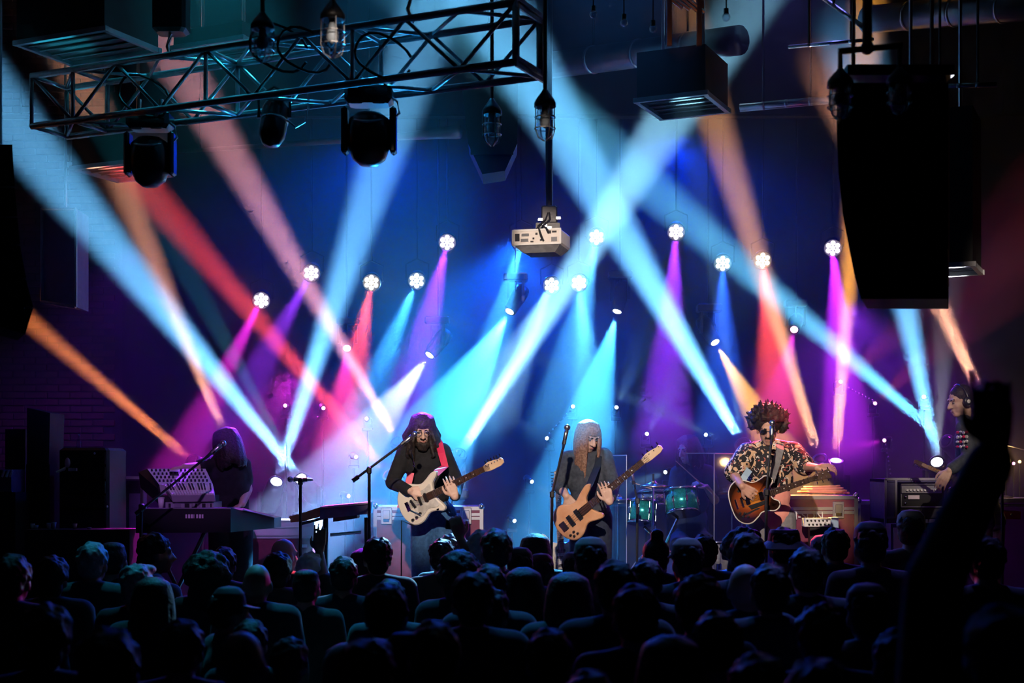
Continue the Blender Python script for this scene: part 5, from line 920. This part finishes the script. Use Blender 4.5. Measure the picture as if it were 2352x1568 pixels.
CROWD = [  # column, top row, head width (pixels), hair or hat, hair/hat colour, yaw, label
 (223, 1243, 70, 'short', 'g', 0, 'audience member with a bright cyan rim over cropped hair, first at the rail'),
 (160, 1279, 75, 'messy', 'd', 10, 'dim audience member left of the cyan rimmed head'),
 (270, 1238, 55, 'flat', 'd', 0, 'flat topped head behind the cyan rimmed head'),
 (304, 1294, 70, 'short2', 'g', -20, 'grey haired audience member with cyan light on the crown'),
 (376, 1221, 62, 'short', 'd', -75, 'audience member in profile under the dark keyboard, face turned aside'),
 (402, 1263, 58, 'short2', 'd', 0, 'dark head just in front of the profile face'),
 (374, 1323, 80, 'long', 'd', 0, 'long haired audience member with a cyan edge down one side'),
 (250, 1437, 150, 'short', 'd', 0, 'large dim head low at the bottom left'),
 (105, 1390, 125, 'messy', 'd', 15, 'large dim head at the bottom left corner'),
 (480, 1274, 102, 'big', 'd', 0, 'audience member with a wide mass of dark hair under the stage keyboard'),
 (543, 1254, 58, 'short', 'd', 0, 'blue tinted round head below the pale pink case'),
 (608, 1236, 52, 'bald', 'd', -35, 'bald audience member with a pale rim, turned aside'),
 (645, 1270, 65, 'messy', 'd', 0, 'dark tousled head between the bald one and the flat one'),
 (588, 1294, 72, 'bald', 'd', 0, 'shaved head with a long blue rim light in the second row'),
 (522, 1343, 78, 'cap', 'k', -60, 'audience member in a dark baseball cap, visor turned to one side'),
 (700, 1301, 78, 'flat', 'd', 0, 'flat topped head with pale specks along its edge'),
 (788, 1276, 70, 'short', 'd', 0, 'plain dark round head below the organ legs'),
 (868, 1233, 70, 'short2', 'd', 8, 'audience member with teal light on one ear, before the boom stand'),
 (612, 1420, 85, 'short', 'd', 0, 'small dim head low between two large ones'),
 (555, 1447, 112, 'bald', 'd', 0, 'large dim bald head at the bottom'),
 (665, 1467, 88, 'messy', 'd', 0, 'dim head at the bottom beside the bald one'),
 (757, 1479, 98, 'curly', 'd', 0, 'dim curly head at the bottom'),
 (887, 1338, 105, 'short', 'd', 0, 'large round head with a violet rim below the teal eared one'),
 (968, 1229, 56, 'messy', 'g', 0, 'head with bright teal tufts right under the ivory guitar'),
 (1020, 1236, 62, 'short', 'd', 0, 'dark head under the phone holding hand'),
 (962, 1258, 72, 'wavy', 'd', 0, 'wavy haired audience member flooded with teal light'),
 (1066, 1266, 95, 'curly', 'd', 0, 'broad curly head with a blue halo'),
 (1160, 1212, 72, 'short', 'b', 0, 'tall audience member with a thin pale rim round the head'),
 (1154, 1254, 64, 'cap', 'k', 0, 'capped head directly before the tall rimmed one'),
 (1212, 1224, 50, 'long', 'd', 0, 'slim audience member with long dark hair under the strip lamp'),
 (1087, 1313, 102, 'short2', 'd', 0, 'large head with a blue rim before the curly one'),
 (1156, 1294, 74, 'short', 'd', 0, 'round head with a blue edge below the capped one'),
 (1212, 1301, 72, 'bob', 'd', 0, 'bobbed head at the foot of the spare guitar'),
 (980, 1328, 70, 'short', 'd', 0, 'dim head between two large violet rimmed heads'),
 (1246, 1268, 44, 'cap', 'r', 0, 'audience member in a maroon cap beside the spare guitar'),
 (1186, 1353, 95, 'messy', 'd', 0, 'dim tousled head below the bobbed one'),
 (1047, 1422, 128, 'short', 'd', 0, 'large dim head low in the middle'),
 (930, 1446, 100, 'cap', 'k', -50, 'dim capped head at the bottom with a visor edge catching light'),
 (840, 1466, 140, 'short2', 'd', 0, 'large black head at the bottom beside the capped one'),
 (1355, 1230, 70, 'cap', 't', 0, 'audience member in a tan baseball cap below the bass'),
 (1351, 1256, 66, 'short', 'd', 0, 'dark head directly before the tan cap'),
 (1302, 1265, 46, 'cap', 'g', 0, 'audience member in a small grey cap beside the stand'),
 (1290, 1312, 92, 'long', 'd', 0, 'large dark long haired head below the grey cap'),
 (1408, 1284, 96, 'short', 'd', 0, 'large round head with a thin blue rim below the bass drum'),
 (1488, 1232, 70, 'cap', 't', 20, 'audience member in a pale tan cap before the drums'),
 (1512, 1213, 52, 'bun', 'd', 0, 'audience member with a dark topknot before the drums'),
 (1445, 1262, 54, 'short2', 'd', 0, 'dark head left of the pale tan cap'),
 (1527, 1226, 58, 'short', 'd', 0, 'head with a thin blue edge right of the topknot'),
 (1588, 1220, 94, 'big', 'd', 0, 'audience member with a tall mass of dark curls before the tom'),
 (1492, 1281, 74, 'short', 'd', 0, 'head with a violet arc of rim light in the second row'),
 (1480, 1338, 108, 'short', 'd', 0, 'large head with a teal arc, left of the pair'),
 (1562, 1323, 112, 'messy', 'd', 0, 'large tousled head with a blue arc, right of the pair'),
 (1355, 1535, 140, 'short', 'd', 0, 'nearest head at the bottom centre with a blue arc'),
 (1358, 1400, 110, 'curly', 'd', 0, 'dim curly head below the round blue rimmed one'),
 (1692, 1223, 80, 'short2', 'd', 0, 'dark head below the sunburst guitar'),
 (1800, 1213, 80, 'bucket', 'k', 0, 'audience member in a dark bucket hat under the microphone stand'),
 (1867, 1226, 46, 'cap', 'p', 0, 'audience member in a pink lit cap behind the bucket hat'),
 (1913, 1210, 66, 'short', 'd', 0, 'blue tinted head below the white control box'),
 (1998, 1194, 80, 'capback', 'k', 0, 'tall audience member in a backwards cap before the amplifier rack'),
 (1712, 1294, 85, 'bald', 'd', 0, 'shaved head with a bright blue rim below the sunburst guitar'),
 (1768, 1293, 100, 'short', 'd', 0, 'large head with a thin arc of light beside the shaved one'),
 (1852, 1255, 92, 'short', 'd', 0, 'large head with a violet rim below the pink lit cap'),
 (1990, 1335, 96, 'cap', 'k', 0, 'dim capped head below the backwards cap'),
 (1740, 1496, 150, 'short', 'd', 0, 'near dim head at the bottom right of centre'),
 (1880, 1512, 150, 'short2', 'd', 0, 'near dim head with a blue edge at the bottom right'),
 (2090, 1168, 56, 'cap', 't', -15, 'audience member in a pale cap by the amplifier rack, beside the raised arm'),
 (2262, 1228, 90, 'short', 'd', 0, 'head with a pale edge behind the raised arm at the right'),
 (1640, 1400, 105, 'short', 'd', 0, 'dim head between the tousled one and the shaved one'),
 (1880, 1390, 110, 'messy', 'd', 0, 'dim tousled head below the violet rimmed one'),
 (1225, 1440, 120, 'short', 'd', 0, 'black head low in front of the spare guitar'),
 (420, 1420, 110, 'short', 'd', 0, 'dim head below the cyan edged long hair'),
 (1540, 1455, 130, 'bob', 'd', 0, 'dim bobbed head low in front of the pair'),
 (2060, 1440, 125, 'short', 'd', 0, 'dim head at the foot of the raised arm'),
 (30, 1270, 90, 'short', 'd', 0, 'black head at the far left frame edge'),
]
rows = []
for (x, top, w_, ht, hm, yaw, lb) in CROWD:
    hh = {'big': 1.745, 'curly': 1.765, 'bucket': 1.725, 'bun': 1.775, 'bald': 1.718, 'cap': 1.752, 'capback': 1.752}.get(ht, 1.735); ww = {'big': .30, 'curly': .25, 'bucket': .20, 'bald': .160, 'messy': .20, 'wavy': .24}.get(ht, .185)
    s = 2.1/(hh+ww*(top-1075)/w_); Y = min(9.35, max(2.5, ww*s*F/w_)); rows.append([x, top, Y, ht, hm, yaw, lb, hh])
nfix = len(rows); rows += [[2310, 0, 3.0], [1106, 0, 8.55], [712, 0, 8.9]]
for it in range(300):                                      # people keep their elbow room: slide along the line of sight until nobody overlaps
    mv = False
    for i in range(len(rows)):
        for j in range(i):
            a, b = rows[i], rows[j]; dx = (a[0]-CX)/F*a[2]-(b[0]-CX)/F*b[2]; dy = a[2]-b[2]
            if abs(dx) < .55 and abs(dy) < .33:
                n, f = (a, b) if a[2] < b[2] or (a[2] == b[2] and i < j) else (b, a); 
                for o_, st in ((n, -.03), (f, .03)):
                    if len(o_) > 3: o_[2] = min(9.4, max(2.4, o_[2]+st)); o_[0] += (.8 if (dx > 0) == (o_ is a) else -.8)*(1 if it > 20 else 0)
                mv = True
    if not mv: break
rows = rows[:nfix]
random.seed(21)
for (x, top, Y, ht, hm, yaw, lb, hh) in rows:
    Zt = H-(top-HY)/F*Y; s = Zt/hh; t = thing('person', lb, 'person', ((x-CX)/F*Y, Y-.02, 0), 'audience'); t.scale = (s, s, s); t.rotation_euler = (0, 0, math.radians(yaw+random.uniform(-6, 6)))
    def part(nm, me, m):
        o = bpy.data.objects.new(nm, me); col.objects.link(o); o.parent = t
        if not me.materials: me.materials.append(None)
        o.material_slots[0].link = 'OBJECT'; o.material_slots[0].material = m; return o
    part('body', CB, M[random.choice(('skin', 'skin2', 'skin3'))]); part('shirt', random.choice((CTEE, CHOOD)), random.choice(SHM)); part('trousers', CTR, SHM[random.choice((0, 1))])
    if ht in HAIR: part('hair', HAIR[ht], HM[hm])
    elif ht in ('cap', 'capback'):
        part('hair', HAIR['short'], HM['d']); c = part('cap', CROWN, CAPM[hm]); b = part('visor' if ht == 'cap' else 'cap_strap', BRF if ht == 'cap' else BRB, CAPM[hm] if ht == 'cap' else M['edge']); b.parent = c
    elif ht == 'bucket': part('hair', HAIR['short'], HM['d']); part('bucket_hat', BUCKET, CAPM[hm])
for me in [CB, CTEE, CHOOD, CTR, CROWN]+list(HAIR.values()): me.polygons.foreach_set('use_smooth', [True]*len(me.polygons))
# people with an arm up: built one by one in their own pose
def raised(label, x, headtop, Y, side, el, wr, hd, hair, skin, cloth, sleeve, point=False, curl=.3, floor=0):
    k = (H-(headtop-HY)/F*Y)/1.72; o = V3(((x-CX)/F*Y, Y, 0)); J = {n: (o+v*k if n not in ('ff', 'hB') else v) for n, v in CJ.items() if isinstance(v, (V3, Matrix))}
    for n in ('hLd', 'hRd'): J[n] = CJ[n]
    J['e'+side] = el; J['w'+side] = wr; J['h'+side+'d'] = (hd[0], hd[1], curl)
    if point: J.pop('h'+side+'d')
    mb = MB(); head_parts(mb, J['hc'], J['hB']); body_parts(mb, J, ('torso', 'neck', 'arms', 'hands', 'legs', 'feet'))
    if point: hand_parts(mb, wr, hd[0], hd[1], -1 if side == 'L' else 1, curl, 1.0, True)
    t = thing('person', label, 'person', o, 'audience'); link('body', fuse(mb, 'body', .0085, 2), M[skin], t, True)
    for nm, m, what, kw in (('shirt', SHM[cloth], ('torso', 'arms'), dict(g=.022, sleeve={side: sleeve, 'R' if side == 'L' else 'L': .8})), ('trousers', SHM[0], ('legs',), dict(g=.016))):
        mb = MB(); body_parts(mb, J, what, **kw); link(nm, fuse(mb, nm, .016, 3), m, t, True)
    h = HAIR[hair].copy(); h.transform(Matrix.Translation(o) @ Matrix.Scale(k, 4)); link('hair', h, M['hairdk'], t, True); return t
raised('dark figure in the near right corner with one arm thrown up, finger pointing', 2310, 1405, 3.0, 'L', P(2146, 1335, 2.95), P(2290, 1030, 3.1), ((-.12, .0, 1), (-.2, -1, 0)), 'short', 'skin3', 0, 1.9, True, .42)
ph = raised('audience member holding a phone up over the heads', 1106, 1221, 8.55, 'L', P(1090, 1290, 8.5), P(1058, 1238, 8.6), ((-.25, .1, 1), (-.2, 1, .1)), 'short', 'skin3', 1, .7, False, .45)
c = P(1042, 1206, 8.66); t = thing('phone', 'dark phone held up in front of the flight case', 'phone', c); MB().rbox(c, (.10, .010, .055), .004, Matrix.Rotation(.1, 3, 'Y')).build('case', M['plastic'], t); MB().box(c-V3((0, .007, 0)), (.088, .004, .045), Matrix.Rotation(.1, 3, 'Y')).build('screen', M['lens'], t)
for q in range(4): MB().ball(c+V3((-.03+.02*q, -.008, .018)), .004).build('camera_ring', M['chrome'], t)
raised('audience member raising an open hand beside the organ', 712, 1276, 8.9, 'R', P(742, 1330, 8.85), P(734, 1268, 8.95), ((0, .05, 1), (.2, 1, 0)), 'messy', 'skin3', 0, .8, False, .12)
